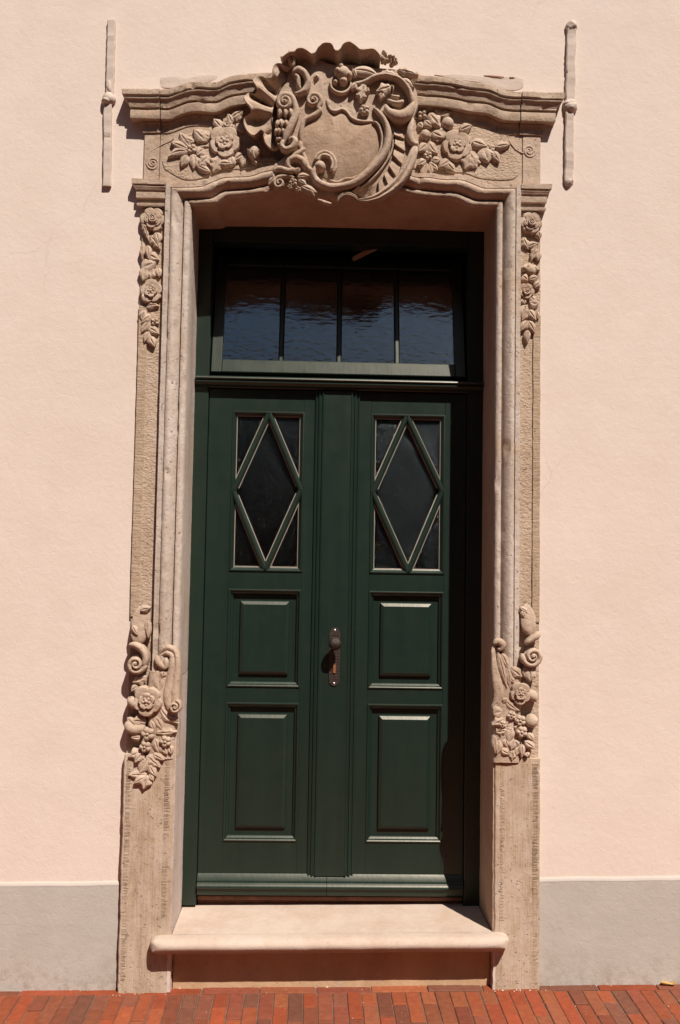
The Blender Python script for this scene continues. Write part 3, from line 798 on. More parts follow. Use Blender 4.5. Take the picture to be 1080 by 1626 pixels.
    sw('rim', [(760, 450, 6, .008), (795, 495, 8, .012), (806, 560, 8, .012), (775, 640, 8, .012), (715, 705, 8, .012), (655, 740, 8, .010), (600, 748, 7, .01), (560, 765, 7, .01), (520, 752, 6, .008)], .002)
    # great lower scroll
    sw('great_scroll', [(478, 690, 20, .030), (448, 700, 19, .030), (434, 735, 19, .030), (460, 774, 19, .030), (530, 796, 19, .030), (600, 790, 19, .031), (656, 772, 20, .032), (697, 744, 20, .033), (743, 703, 21, .034), (784, 658, 21, .034), (816, 607, 21, .034), (828, 560, 21, .034), (830, 516, 20, .033), (816, 461, 17, .030), (789, 416, 13, .026), (752, 376, 6, .016)], .004, .0, n=15)
    sw('inner_fillet', [(745, 450, 4, .010), (772, 462, 7, .014), (794, 510, 7, .016), (798, 560, 7, .016), (786, 610, 7, .016), (752, 662, 7, .016), (705, 712, 7, .015), (660, 742, 6, .012)], .004)
    sw('outer_fillet', [(838, 430, 4, .006), (856, 500, 6, .010), (858, 560, 6, .010), (848, 615, 6, .010), (815, 672, 6, .010), (775, 722, 6, .010), (728, 765, 5, .008), (680, 795, 4, .006)], .004)
    cv('scroll_knob', lambda mb: ball(mb, *c3(466, 690), 31 / 3.375, YC, .036, .012))
    for r, w, h in ((62, 9, .012), (44, 9, .014)):
        cv('shell_ring', lambda mb: sweep(mb, [(*c3(492 + r * math.cos(a) * .92, 680 + r * math.sin(a) * 1.1), w / 3.375, h) for a in [R(d) for d in range(200, 415, 18)]], YC, .012 + (62 - r) * .0003))
    # outer scroll on the right, plain and round
    sw('outer_scroll', [(985, 572, 8, .014), (970, 607, 21, .026), (954, 653, 26, .030), (930, 703, 28, .031), (894, 758, 28, .031), (839, 808, 26, .030), (778, 845, 20, .028), (722, 863, 14, .024), (668, 860, 5, .016)], .002, .30, asym=-.1, n=17)
    sw('foot_arch', [(672, 858, 6, .012), (645, 838, 9, .018), (605, 830, 10, .02), (575, 845, 9, .018), (560, 872, 5, .010)], .002, .3)
    # crumpled frill between the scrolls
    def frill(mb):
        ctl = smooth_path([(880, 485), (896, 560), (882, 650), (842, 738), (782, 800), (712, 822), (655, 806)], 16); rows = []
        n = len(ctl)
        for i, (x, y) in enumerate(ctl):
            a = ctl[max(0, i - 1)]; b = ctl[min(n - 1, i + 1)]; dx, dy = b[0] - a[0], b[1] - a[1]; L = math.hypot(dx, dy); nx, ny = -dy / L, dx / L
            ph = (i / n * 9) % 1.0; saw = ph ** .8; row = []
            for j in range(8):
                v = -1 + 2 * j / 7; w = 27 * (1 + .16 * saw) * (.55 + .45 * math.sin(math.pi * min(1, .12 + i / n)))
                row.append(rp(*c3(x + nx * w * v - dx / L * 14 * v, y + ny * w * v - dy / L * 14 * v), YC, .001 + .024 * saw * (.45 + .55 * (v + 1) / 2 if True else 0)))
            row = [rp(*c3(x + nx * w * -1.02, y + ny * w * -1.02), YC, -.012)] + row + [rp(*c3(x + nx * w * 1.02, y + ny * w * 1.02), YC, -.012)]
            rows.append(row)
        mb.grid(rows)
    cv('frill', frill)
    # acanthus hook, upper right
    sw('acanthus_hook', [(632, 262, 9, .014), (665, 256, 11, .020), (711, 246, 12, .026), (757, 224, 13, .030), (811, 217, 13, .032), (871, 228, 13, .032), (912, 256, 13, .032), (943, 297, 14, .032), (955, 340, 14, .030), (950, 375, 10, .022)], .006)
    sw('acanthus_hook', [(818, 362, 8, .020), (832, 400, 20, .034), (864, 426, 31, .044), (898, 432, 33, .046), (932, 414, 30, .042), (956, 378, 20, .034), (962, 345, 9, .020)], .004)
    sw('acanthus_hook', [(826, 338, 7, .020), (846, 358, 13, .032), (872, 366, 15, .034), (898, 358, 13, .030), (914, 342, 6, .018)], .008)
    sw('acanthus_hook', [(846, 314, 5, .018), (858, 328, 10, .028), (874, 331, 11, .028), (892, 320, 6, .018)], .008)
    sw('tendril', [(834, 285, 4, .014), (846, 270, 5, .018), (858, 274, 5, .018), (856, 300, 4, .016)], .006)
    sw('acanthus_tail', [(965, 430, 14, .02), (950, 500, 20, .026), (955, 545, 20, .026), (975, 565, 16, .022), (992, 552, 10, .016)], .0)
    for a, b, w, k in [((845, 275), (765, 300), 36, {'lobes': 2}), ((800, 300), (790, 345), 18, {}), ((700, 260), (680, 352), 36, {'lobes': 3}), ((660, 262), (632, 292), 18, {}), ((725, 280), (705, 310), 15, {}), ((640, 190), (790, 232), 30, {'bend': -4, 'lobes': 0}), ((790, 200), (900, 228), 30, {'lobes': 4}), ((900, 235), (965, 280), 22, {}),
                       ((880, 185), (990, 215), 26, {'lobes': 3}), ((655, 225), (640, 180), 16, {})]:
        cv('leaf', lambda mb: leaf(mb, c3(*a), c3(*b), w / 3.375, YC, .020, .012, **k))
    cv('rosette', lambda mb: rosette(mb, *c3(703, 392), 29 / 3.375, YC, .028, .006, n=5))
    # crown bud and hanging loop
    cv('crown_bud', lambda mb: [ball(mb, *c3(x, y), r / 3.375, YC, h, .006, ry / 3.375) for x, y, r, ry, h in ((590, 205, 36, 40, .040), (560, 195, 18, 22, .036), (620, 215, 20, 26, .034), (590, 245, 26, 22, .034), (548, 248, 15, 14, .026), (578, 170, 16, 18, .03))])
    sw('hanging_loop', [(520, 235, 6, .012), (528, 275, 8, .016), (560, 300, 9, .018), (600, 298, 9, .017), (628, 272, 8, .014), (630, 240, 6, .010)], .004)
    cv('disc', lambda mb: (ball(mb, *c3(448, 212), 16 / 3.375, YC, .010, .0), ball(mb, *c3(448, 212), 7 / 3.375, YC, .014, .003)))
    # upper left hook leaf
    sw('leaf_scroll', [(318, 200, 14, .022), (350, 182, 18, .028), (385, 205, 17, .030), (402, 250, 17, .030), (385, 292, 18, .028), (350, 305, 12, .02), (330, 300, 7, .012)], .004)
    sw('leaf_scroll', [(330, 205, 10, .02), (350, 225, 12, .024), (352, 260, 12, .022), (366, 285, 8, .016)], .004)
    # left volute, husk chain and tail
    spi('volute', (280, 352), 46, 6, 2.0, -.4, -1, 15, 8, .020, .030, .008, pre=[(268, 572, 9, .012), (288, 520, 18, .018), (318, 455, 20, .022), (338, 400, 18, .022)])
    cv('volute_eye', lambda mb: ball(mb, *c3(278, 354), 14 / 3.375, YC, .030, .010))
    for (y, x, w, hh) in ((405, 282, 56, .034), (462, 262, 47, .032), (500, 250, 36, .028), (540, 246, 20, .022), (566, 246, 12, .016)):
        cv('husk', lambda mb: [leaf(mb, c3(x + o * w * .55, y - w * .38), c3(x + o * w * .72, y + w * .48), w * .28 / 3.375, YC, hh * .8, .004, rib=.1) for o in (-.85, 0, .85)] + [ball(mb, *c3(x, y - w * .2), w * .75 / 3.375, YC, hh * .55, .0, w * .5 / 3.375)])
    sw('volute_tail', [(275, 545, 12, .020), (262, 575, 13, .024), (282, 598, 14, .028), (318, 592, 18, .032), (335, 562, 18, .034), (318, 545, 15, .030), (300, 558, 9, .022)], .004)
    sw('volute_tail', [(290, 640, 8, .012), (335, 622, 13, .02), (370, 600, 12, .018), (388, 585, 6, .01)], .002)
    # lower left acanthus cluster
    sw('leaf_scroll', [(385, 700, 12, .018), (375, 660, 18, .026), (335, 645, 18, .028), (300, 662, 15, .026), (298, 690, 12, .024), (318, 694, 8, .018)], .008)
    sw('leaf_scroll', [(215, 712, 8, .014), (250, 700, 14, .022), (300, 715, 17, .028), (335, 700, 14, .024)], .008)
    spi('volute', (248, 776), 32, 4, 1.6, math.pi * 1.5, -1, 11, 7, .020, .026, .006, pre=[(330, 745, 10, .018), (290, 738, 12, .02)])
    for a, b, w in (((345, 745), (410, 740), 20), ((350, 760), (395, 790), 18), ((365, 795), (452, 830), 22), ((330, 720), (362, 700), 16), ((225, 740), (190, 790), 18), ((400, 800), (440, 850), 15), ((215, 760), (205, 720), 14)):
        cv('leaf', lambda mb: leaf(mb, c3(*a), c3(*b), w / 3.375, YC, .02, .012))
    for x, y, r in ((322, 775, 24), (350, 812, 17), (305, 800, 15)): cv('flower', lambda mb: rosette(mb, *c3(x, y), r / 3.375, YC, .024, .014, n=5))
    sw('tail', [(450, 852, 6, .008), (475, 862, 8, .012), (505, 872, 8, .010), (530, 874, 4, .006)], -.004)
    # ---- rocaille shell on the left: a ruffled sheet with deep scoops and raised folds
    def cA(x, y): return 380 + x / 9, 100 + y / 9
    RIM = [(740, 150, .6), (650, 140, .5), (570, 118, .7), (510, 160, .9), (490, 240, 1), (480, 310, .7), (430, 338, .3), (380, 292, .05), (330, 272, .15), (250, 310, .6), (213, 370, 1), (250, 430, 1), (270, 482, .7), (235, 527, .3), (160, 493, .1), (118, 540, .5),
           (88, 600, .9), (110, 660, 1), (180, 742, .95), (172, 800, .55), (108, 830, .3), (76, 880, .3), (88, 960, .4), (138, 1052, .5), (210, 1098, .45), (268, 1052, .25), (312, 1012, .25), (362, 1060, .6), (358, 1140, .9), (388, 1222, .9), (450, 1278, .7), (520, 1283, .5), (582, 1246, .4)]
    INN = [(735, 230), (720, 262), (690, 300), (660, 340), (620, 380), (590, 430), (565, 470), (550, 500), (540, 520), (535, 545), (530, 570), (520, 600), (510, 630), (500, 655), (495, 675), (490, 695), (485, 715), (482, 735), (480, 760), (478, 790), (475, 820), (473, 850), (471, 890), (470, 930), (468, 970), (466, 1000), (463, 1030), (460, 1065), (457, 1100), (460, 1150), (475, 1190), (512, 1220), (578, 1240)]
    def fan(mb):
        pts = smooth_path([o + i for o, i in zip(RIM, INN)], 5); rows = []
        for ox, oy, rg, ix, iy in pts:
            row = []; rg = max(0, min(1, rg))
            for j in range(16):
                u = j / 15
                z = .030 + .014 * u + rg * .030 * (.35 + .65 * u) * math.sin(math.pi * (.25 + .5 * u)) - (1 - rg) * .040 * math.sin(math.pi * min(1, u * .93)) ** .9 + (.008 * ((u - .86) / .14) ** 1.5 if u > .86 else 0)
                row.append(rp(*cA(ix + (ox - ix) * u, iy + (oy - iy) * u), -.050, z))
            dx, dy = ox - ix, oy - iy; L = math.hypot(dx, dy) or 1; dx /= L; dy /= L
            for e, dz in ((7, .003), (11, .008), (6, .016), (-60, .075)):
                row.append(rp(*cA(ox + dx * e, oy + dy * e), -.050, z - dz))
            rows.append(row)
        mb.grid(rows); mb.poly(rows[0]); mb.poly(rows[-1])
    carve('rocaille_shell', fan, cart, wear=.0007)
    # ---- shell crest over the cornice, leaning forward
    def crest(mb):
        top = smooth_path([(264, 122), (300, 96), (330, 92), (345, 78), (372, 76), (398, 88), (420, 103), (442, 97), (456, 72), (480, 50), (512, 46), (534, 58), (545, 82), (562, 88), (578, 74), (594, 50), (626, 42), (656, 60), (684, 80), (716, 80), (748, 78), (776, 98), (790, 125)], 6)
        rows = []; n = len(top); cuts = [262, 340, 432, 560, 680, 792]
        for i, (x, y) in enumerate(top):
            t = i / (n - 1); bx = 290 + t * 490; by = 182
            a = at(*c3(bx, by), -.075); b = at(*c3(x, y), -.13); lob = 0
            for c0, c1_ in zip(cuts, cuts[1:]):
                if c0 <= x < c1_: lob = math.sin(math.pi * (x - c0) / (c1_ - c0)) ** .6
            row = []
            for j in range(11):
                u = j / 10; p = a.lerp(b, u); p.y = -.062 - .088 * u ** 1.2 + .046 * lob * math.sin(math.pi * min(1, .12 + u * .88)) ; row.append(p)
            q = row[-1].copy(); row.append(Vector((q.x, q.y - .004, q.z + .002))); row.append(Vector((q.x, q.y - .002, q.z + .006))); row.append(Vector((q.x, q.y + .012, q.z + .006)))
            row.append(Vector((q.x, q.y + .07, q.z - .012))); row.append(Vector((q.x, .02, q.z - .05)))
            rows.append(row)
        mb.grid(rows); mb.poly(rows[0]); mb.poly(rows[-1])
    carve('shell_crest', crest, portal, 'cornice')  # shade of the leaning face deepened by using the darker cornice stone
    def grapes(mb):
        rnd = random.Random(5)
        for k in range(26):
            x = 785 + rnd.uniform(0, 90); y = 152 - rnd.uniform(0, 1) * (60 - (x - 785) * .45)
            ball(mb, *c3(x, y), rnd.uniform(8, 13) / 3.375, -.085, .022, rnd.uniform(0, .03), seg=8)
    carve('grape_cluster', grapes, portal)
    carve('leaf', lambda mb: (leaf(mb, c3(320, 172), c3(256, 112), 24 / 3.375, -.09, .02, .01, lobes=2), leaf(mb, c3(325, 170), c3(300, 90), 22 / 3.375, -.095, .02, .02), leaf(mb, c3(310, 172), c3(250, 152), 18 / 3.375, -.09, .02, .01)), portal)
ornament()

def garlands():
    Y = YS - .001
    def L5(x, y): return 180 + x / 4.78, 280 + y / 4.78
    def R5(x, y): return 750 + x / 4.78, 280 + y / 4.78
    def B4(x, y): return 180 + x / 4.517, 920 + y / 4.517
    def Q4(x, y): return 740 + x / 4.517, 920 + y / 4.517
    def lv(par, f, s, items, yr=Y):
        for a, b, w, k in items:
            carve('leaf', lambda mb: leaf(mb, f(*a), f(*b), w * 1.22 / s, yr, .013 + .004 * random.random(), .000 + .004 * random.random(), **k), par)
    # upper left garland
    def scal(mb, f, s, c, r):
        rose(mb, *f(*c), r / s, Y, .028, n=6, inner=6, base=.0, rot=.1)
        rose(mb, *f(*c), r * .74 / s, Y, .022, n=5, inner=0, base=.010, rot=.6)
        sweep(mb, spiral(*f(*c), r * .34 / s, r * .08 / s, 1.8, 0, 1, r * .10 / s, r * .06 / s, .014, .018), Y, .02, k=2, n=7)
    carve('rose', lambda mb: scal(mb, L5, 4.78, (305, 335), 98), PIL_L)
    lv(PIL_L, L5, 4.78, [((225, 330), (275, 500), 24, {'lobes': 5}), ((285, 455), (360, 560), 34, {'lobes': 3}), ((225, 520), (222, 640), 22, {'lobes': 2}), ((262, 530), (275, 640), 24, {}), ((330, 430), (350, 520), 30, {}),
                         ((215, 700), (330, 660), 44, {}), ((250, 690), (225, 800), 36, {}), ((300, 700), (285, 790), 34, {'lobes': 2}), ((340, 700), (355, 770), 26, {}), ((270, 600), (350, 640), 34, {}),
                         ((255, 1000), (350, 990), 26, {'bend': -3}), ((215, 1090), (245, 1020), 30, {}), ((290, 1060), (215, 1120), 26, {}), ((280, 1100), (215, 1190), 28, {}), ((270, 1150), (350, 1200), 30, {}), ((275, 1180), (240, 1265), 24, {}), ((280, 1220), (318, 1300), 28, {})])
    carve('rose', lambda mb: rose(mb, *L5(290, 880), 92 / 4.78, Y, .028, rot=.9), PIL_L)
    carve('flower', lambda mb: rosette(mb, *L5(318, 1110), 34 / 4.78, Y, .018, .004), PIL_L)
    # upper right garland
    carve('rose', lambda mb: scal(mb, R5, 4.78, (440, 360), 88), PIL_R)
    lv(PIL_R, R5, 4.78, [((490, 420), (510, 480), 24, {}), ((380, 470), (420, 560), 30, {'lobes': 2}), ((410, 540), (500, 510), 24, {}), ((480, 520), (440, 660), 22, {'lobes': 3}), ((500, 580), (490, 650), 22, {}), ((380, 690), (510, 715), 34, {'lobes': 3}), ((375, 760), (420, 800), 28, {}), ((430, 790), (495, 770), 24, {}),
                         ((470, 850), (510, 800), 24, {}), ((400, 980), (370, 1080), 28, {}), ((430, 960), (500, 970), 34, {'bend': 2}), ((420, 1020), (480, 1100), 26, {}), ((420, 1040), (370, 1100), 20, {}), ((415, 1100), (365, 1180), 26, {}), ((420, 1100), (470, 1195), 26, {}), ((415, 1170), (410, 1270), 22, {}), ((480, 1030), (500, 1090), 16, {})])
    carve('rose', lambda mb: rose(mb, *R5(408, 875), 62 / 4.78, Y, .026, rot=.2), PIL_R)
    lv(PIL_R, R5, 4.78, [((440, 920), (470, 960), 26, {}), ((380, 930), (395, 975), 24, {})])
    carve('bud', lambda mb: (ball(mb, *R5(445, 720), 40 / 4.78, Y, .022), ball(mb, *R5(395, 705), 26 / 4.78, Y, .022)), PIL_R)
    # ---- console, lower left
    Yp = -.056
    def sc(par, f, s, pts, base=0, flute=0, yr=Yp, name='scroll', **k): carve(name, lambda mb: sweep(mb, [(*f(x, y), r / s, h) for x, y, r, h in pts], yr, base, flute, **k), par)
    sc(PIL_L, B4, 4.517, [(225, 185, 30, .004), (210, 250, 60, .012), (195, 330, 64, .018), (185, 410, 56, .020), (178, 465, 30, .014)], 0, .25, asym=.3)
    sc(PIL_L, B4, 4.517, [(118, 470, 14, .022), (165, 468, 24, .032), (215, 500, 26, .034), (240, 560, 24, .034), (225, 630, 22, .03)], .008)
    carve('volute', lambda mb: (sweep(mb, spiral(*B4(172, 605), 68 / 4.517, 8 / 4.517, 1.9, -.3, 1, 20 / 4.517, 11 / 4.517, .024, .034), Yp, .012, k=3), ball(mb, *B4(172, 600), 60 / 4.517, Yp, .022, .004), ball(mb, *B4(168, 600), 17 / 4.517, Yp, .034, .012)), PIL_L)
    lv(PIL_L, B4, 4.517, [((200, 220), (270, 200), 24, {}), ((245, 290), (255, 420), 22, {}), ((140, 330), (180, 400), 20, {})], Yp - .006)
    lv(PIL_L, B4, 4.517, [((240, 700), (140, 740), 40, {'lobes': 2}), ((180, 760), (130, 800), 24, {})], Yp)
    ped = portal
    def backing(side, a, b):
        mb = MB(); n = 16; rows = []
        for i in range(n + 1):
            z = .885 + (1.225 - .885) * i / n; w = noise.noise(Vector((z * 20, side, 3))) * .004
            rows.append([(a, .05, z), (a + w, -.052, z), (a + .01 + w, -.062, z), (a * .5 + b * .5, -.066 - w, z), (b - .012 + w, -.060, z), (b + w, -.045, z), (b, .05, z)])
        mb.grid(rows); mb.poly(rows[-1]); mb.poly(rows[0])
        return mb.build('console', M['stone'], portal, smooth=True, wear=.003, wscale=24, sharp=50)
    CL = backing(-1, -.640, OX0 + .002); CR = backing(1, OX1 - .002, .850)
    ped = CL
    sc(ped, B4, 4.517, [(310, 545, 20, .012), (330, 600, 24, .018), (375, 625, 22, .018), (380, 560, 22, .02)], 0, yr=-.060)
    sc(ped, B4, 4.517, [(335, 545, 22, .016), (385, 508, 40, .024), (440, 540, 40, .026), (442, 640, 46, .026), (428, 740, 54, .026), (420, 840, 60, .028), (425, 920, 46, .026), (450, 965, 22, .016)], 0, .35, yr=-.052)
    carve('volute', lambda mb: (sweep(mb, spiral(*B4(448, 905), 48 / 4.517, 6 / 4.517, 1.7, -1.4, 1, 13 / 4.517, 8 / 4.517, .014, .018), -.052, .030, k=3), ball(mb, *B4(448, 905), 14 / 4.517, -.052, .016, .03)), ped)
    lv(ped, B4, 4.517, [((330, 650), (330, 800), 46, {}), ((370, 660), (350, 700), 20, {}), ((335, 905), (470, 1030), 40, {'bend': 5, 'lobes': 2}), ((380, 990), (470, 1010), 24, {}), ((300, 980), (360, 1080), 36, {}), ((310, 1100), (460, 1090), 30, {'lobes': 3}), ((270, 1010), (300, 1090), 22, {}),
                        ((240, 1020), (120, 1010), 40, {'lobes': 2}), ((100, 990), (200, 1080), 26, {}), ((200, 1130), (130, 1130), 26, {}), ((330, 1170), (390, 1250), 34, {}), ((400, 1190), (420, 1250), 24, {}), ((210, 1230), (110, 1270), 40, {'lobes': 2}), ((215, 1240), (160, 1310), 30, {}), ((240, 1260), (340, 1345), 44, {'lobes': 3}), ((290, 1250), (370, 1290), 26, {}),
                        ((250, 1280), (190, 1390), 34, {}), ((240, 1400), (110, 1400), 30, {}), ((240, 1400), (220, 1500), 44, {'lobes': 2}), ((235, 1410), (150, 1460), 26, {}), ((260, 1330), (310, 1410), 26, {}), ((260, 1390), (290, 1440), 20, {}), ((310, 1250), (330, 1310), 22, {}), ((300, 1140), (330, 1240), 30, {})], Yp)
    carve('rose', lambda mb: rose(mb, *B4(248, 868), 112 / 4.517, Yp, .034, rot=.4, base=.006), ped)
    for c, r in (((252, 1105), 50), ((232, 1195), 42), ((378, 1158), 42)): carve('flower', lambda mb: rosette(mb, *B4(*c), r / 4.517, Yp, .022, .012, n=5), ped)
    sc(ped, B4, 4.517, [(110, 1010, 26, .02), (120, 1060, 36, .026), (180, 1075, 36, .026), (230, 1050, 26, .02)], 0)
    sc(ped, B4, 4.517, [(108, 850, 24, .024), (150, 880, 40, .03), (190, 900, 36, .026)], 0)
    # ---- console, lower right
    ped = CR
    sc(PIL_R, Q4, 4.517, [(425, 175, 20, .004), (440, 245, 50, .012), (450, 325, 54, .017), (455, 400, 34, .014)], 0, .25, asym=-.3)
    sc(PIL_R, Q4, 4.517, [(420, 465, 16, .02), (460, 430, 22, .028), (500, 400, 24, .030), (512, 372, 14, .02)], .008)
    carve('volute', lambda mb: (sweep(mb, spiral(*Q4(470, 550), 74 / 4.517, 8 / 4.517, 1.9, 3.4, -1, 22 / 4.517, 11 / 4.517, .022, .032), Yp, .008, k=3), ball(mb, *Q4(470, 548), 62 / 4.517, Yp, .020, .002), ball(mb, *Q4(470, 548), 18 / 4.517, Yp, .03, .012)), PIL_R)
    lv(PIL_R, Q4, 4.517, [((385, 200), (440, 240), 18, {}), ((400, 220), (415, 280), 16, {}), ((400, 640), (500, 700), 40, {'lobes': 2}), ((450, 640), (455, 730), 36, {})], Yp)
    sc(ped, Q4, 4.517, [(196, 462, 16, .012), (232, 446, 26, .017), (262, 468, 24, .018), (250, 500, 16, .014), (226, 496, 10, .010)], 0, yr=-.056)
    sc(ped, Q4, 4.517, [(192, 480, 12, .008), (198, 570, 20, .014), (207, 660, 30, .018), (222, 750, 36, .021), (232, 830, 38, .020), (215, 890, 30, .016), (185, 925, 14, .010)], 0, .12, yr=-.052)
    lv(ped, Q4, 4.517, [((225, 520), (290, 780), 22, {}), ((255, 530), (300, 640), 24, {}), ((290, 600), (270, 690), 20, {}), ((320, 640), (400, 700), 40, {'lobes': 2}), ((310, 700), (340, 740), 20, {}), ((300, 640), (310, 780), 20, {}), ((270, 850), (380, 940), 26, {'bend': 3}), ((190, 960), (260, 940), 44, {}), ((270, 1000), (180, 1040), 36, {'lobes': 2}),
                        ((300, 930), (360, 940), 26, {}), ((330, 960), (310, 1000), 30, {}), ((210, 1090), (290, 1080), 40, {'lobes': 3}), ((320, 1060), (300, 1170), 28, {}), ((350, 1080), (370, 1040), 20, {}), ((200, 1110), (205, 1250), 18, {}), ((230, 1150), (220, 1250), 30, {}), ((280, 1140), (290, 1200), 26, {}), ((340, 1150), (320, 1220), 28, {}), ((250, 1220), (310, 1250), 26, {}), ((330, 1220), (325, 1300), 28, {'lobes': 2}),
                        ((400, 1180), (395, 1275), 20, {}), ((420, 1160), (490, 1210), 26, {}), ((440, 1100), (485, 1160), 20, {}), ((380, 1200), (355, 1260), 22, {}), ((430, 1240), (440, 1270), 18, {}), ((260, 880), (290, 850), 20, {}), ((370, 1190), (350, 1150), 20, {})], Yp)
    carve('rose', lambda mb: rose(mb, *Q4(385, 815), 82 / 4.517, Yp, .030, rot=.4, base=.004), ped)
    for c, r in (((385, 1010), 42), ((395, 1090), 44), ((320, 975), 34), ((255, 1035), 28)): carve('flower', lambda mb: rosette(mb, *Q4(*c), r / 4.517, Yp, .022, .008, n=5), ped)
    sc(ped, Q4, 4.517, [(440, 800, 30, .02), (480, 835, 40, .028), (515, 840, 30, .022)], 0)
    sc(ped, Q4, 4.517, [(430, 990, 36, .02), (470, 1015, 46, .028), (510, 1030, 32, .022)], 0)
garlands()

# ------------------------------------------------------------------ doorstep
def doorstep():
    root = empty('doorstep'); tag(root, 'peach sandstone doorstep with a rounded overhanging slab before the green door', 'doorstep')
    x0, x1, yf, zt, th = -.600, .800, -.126, .2165, .060; r = .036
    # plan outline with rounded ends, front part wider than the opening
    plan = []
    for a in range(180, 271, 10): plan.append((x0 + .055 + .055 * math.cos(R(a)), yf + .055 + .055 * math.sin(R(a))))
    for a in range(270, 361, 10): plan.append((x1 - .055 + .055 * math.cos(R(a)), yf + .055 + .055 * math.sin(R(a))))
    def dens(pl):
        o = []
        for a, b in zip(pl, pl[1:]):
            n = max(1, int(math.hypot(b[0] - a[0], b[1] - a[1]) / .02))
            for i in range(n): o.append((a[0] + (b[0] - a[0]) * i / n, a[1] + (b[1] - a[1]) * i / n))
        return o + [pl[-1]]
    plan = dens([(x0, -.05)] + plan + [(x1, -.05)]); cx = (x0 + x1) / 2
    def ins(p, d):
        x = p[0] + d if p[0] < x0 + .06 and d else p[0]
        x = min(max(p[0], x0 + d), x1 - d); y = max(p[1], yf + d)
        # shrink corners too
        return (x, y)
    sec = [(.06, 0), (.034, .0), (.020, .0035), (.009, .011), (.002, .022), (0, .034), (.003, .047), (.011, .058), (.022, .064), (.023, .070), (.030, .072), (.032, .080), (.075, .081)]
    mb = MB(); rows = []
    tilt = lambda x: .0125 * (x - .1)
    rows = [[(*ins(p, d), zt - dz * .74 + tilt(p[0])) for p in plan] for d, dz in sec]
    mb.grid(rows)
    # tread back to the door frame
    mb.grid([[(x, y, zt + .0005 + tilt(x)) for x in [OX0 + .003 + (OX1 - OX0 - .006) * i / 20 for i in range(21)]] for y in (-.055, -.03, .05, .15, .30)])
    mb.grid([[(x, y, zt + tilt(x)) for x in [x0 + .06 + (x1 - x0 - .12) * i / 20 for i in range(21)]] for y in (yf + .058, -.05)])
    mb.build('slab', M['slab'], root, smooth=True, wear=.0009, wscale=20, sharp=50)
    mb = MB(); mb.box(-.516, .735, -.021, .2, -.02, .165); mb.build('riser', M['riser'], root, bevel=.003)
doorstep()

# ------------------------------------------------------------------ door
door = empty('double_door'); tag(door, 'dark green panelled double door with diamond glazing', 'door')
YF = .237
DX0, DX1 = OX0 - .01, OX1 + .01
LX0, LX1 = -.460, .668           # leaves between the frame posts
TR_B, TR_T = 2.424, 2.470        # transom rail
SB = .2165
def part(name, par, boxes, mat='green', bevel=.0035, seg=2):
    mb = MB()
    for b in boxes: mb.box(*b)
    return mb.build(name, M[mat], par, bevel=bevel, seg=seg)
def frame():
    f = part('door_frame', door, [(DX0, LX0 - .002, YF, .33, SB + .002, 3.225), (LX1 + .002, DX1, YF, .33, SB + .002, 3.225)])
    part('head', f, [(LX0 - .001, LX1 + .001, YF + .002, .33, 3.075, 3.225)])
    # transom rail with a projecting weather moulding
    mb = MB(); prof = [(.33, TR_B), (.243, TR_B), (.240, TR_B + .004), (.225, TR_B + .006), (.214, TR_B + .012), (.209, TR_B + .020), (.209, TR_B + .026), (.213, TR_B + .028), (.205, TR_B + .031), (.202, TR_B + .036), (.204, TR_B + .041), (.238, TR_B + .052), (.33, TR_B + .054)]
    xs = [OX0 + .004, OX1 - .004]
    mb.grid([[(x, y, z) for y, z in prof] for x in xs])
    for x in xs: mb.poly([(x, y, z) for y, z in prof])
    mb.build('transom_rail', M['green'], f, smooth=True, sharp=30)
    part('threshold', door, [(LX0, LX1, .258, .33, SB + .019, SB + .036), (LX0, LX1, .285, .33, SB - .02, SB + .0185)], 'sill', .003)
frame()

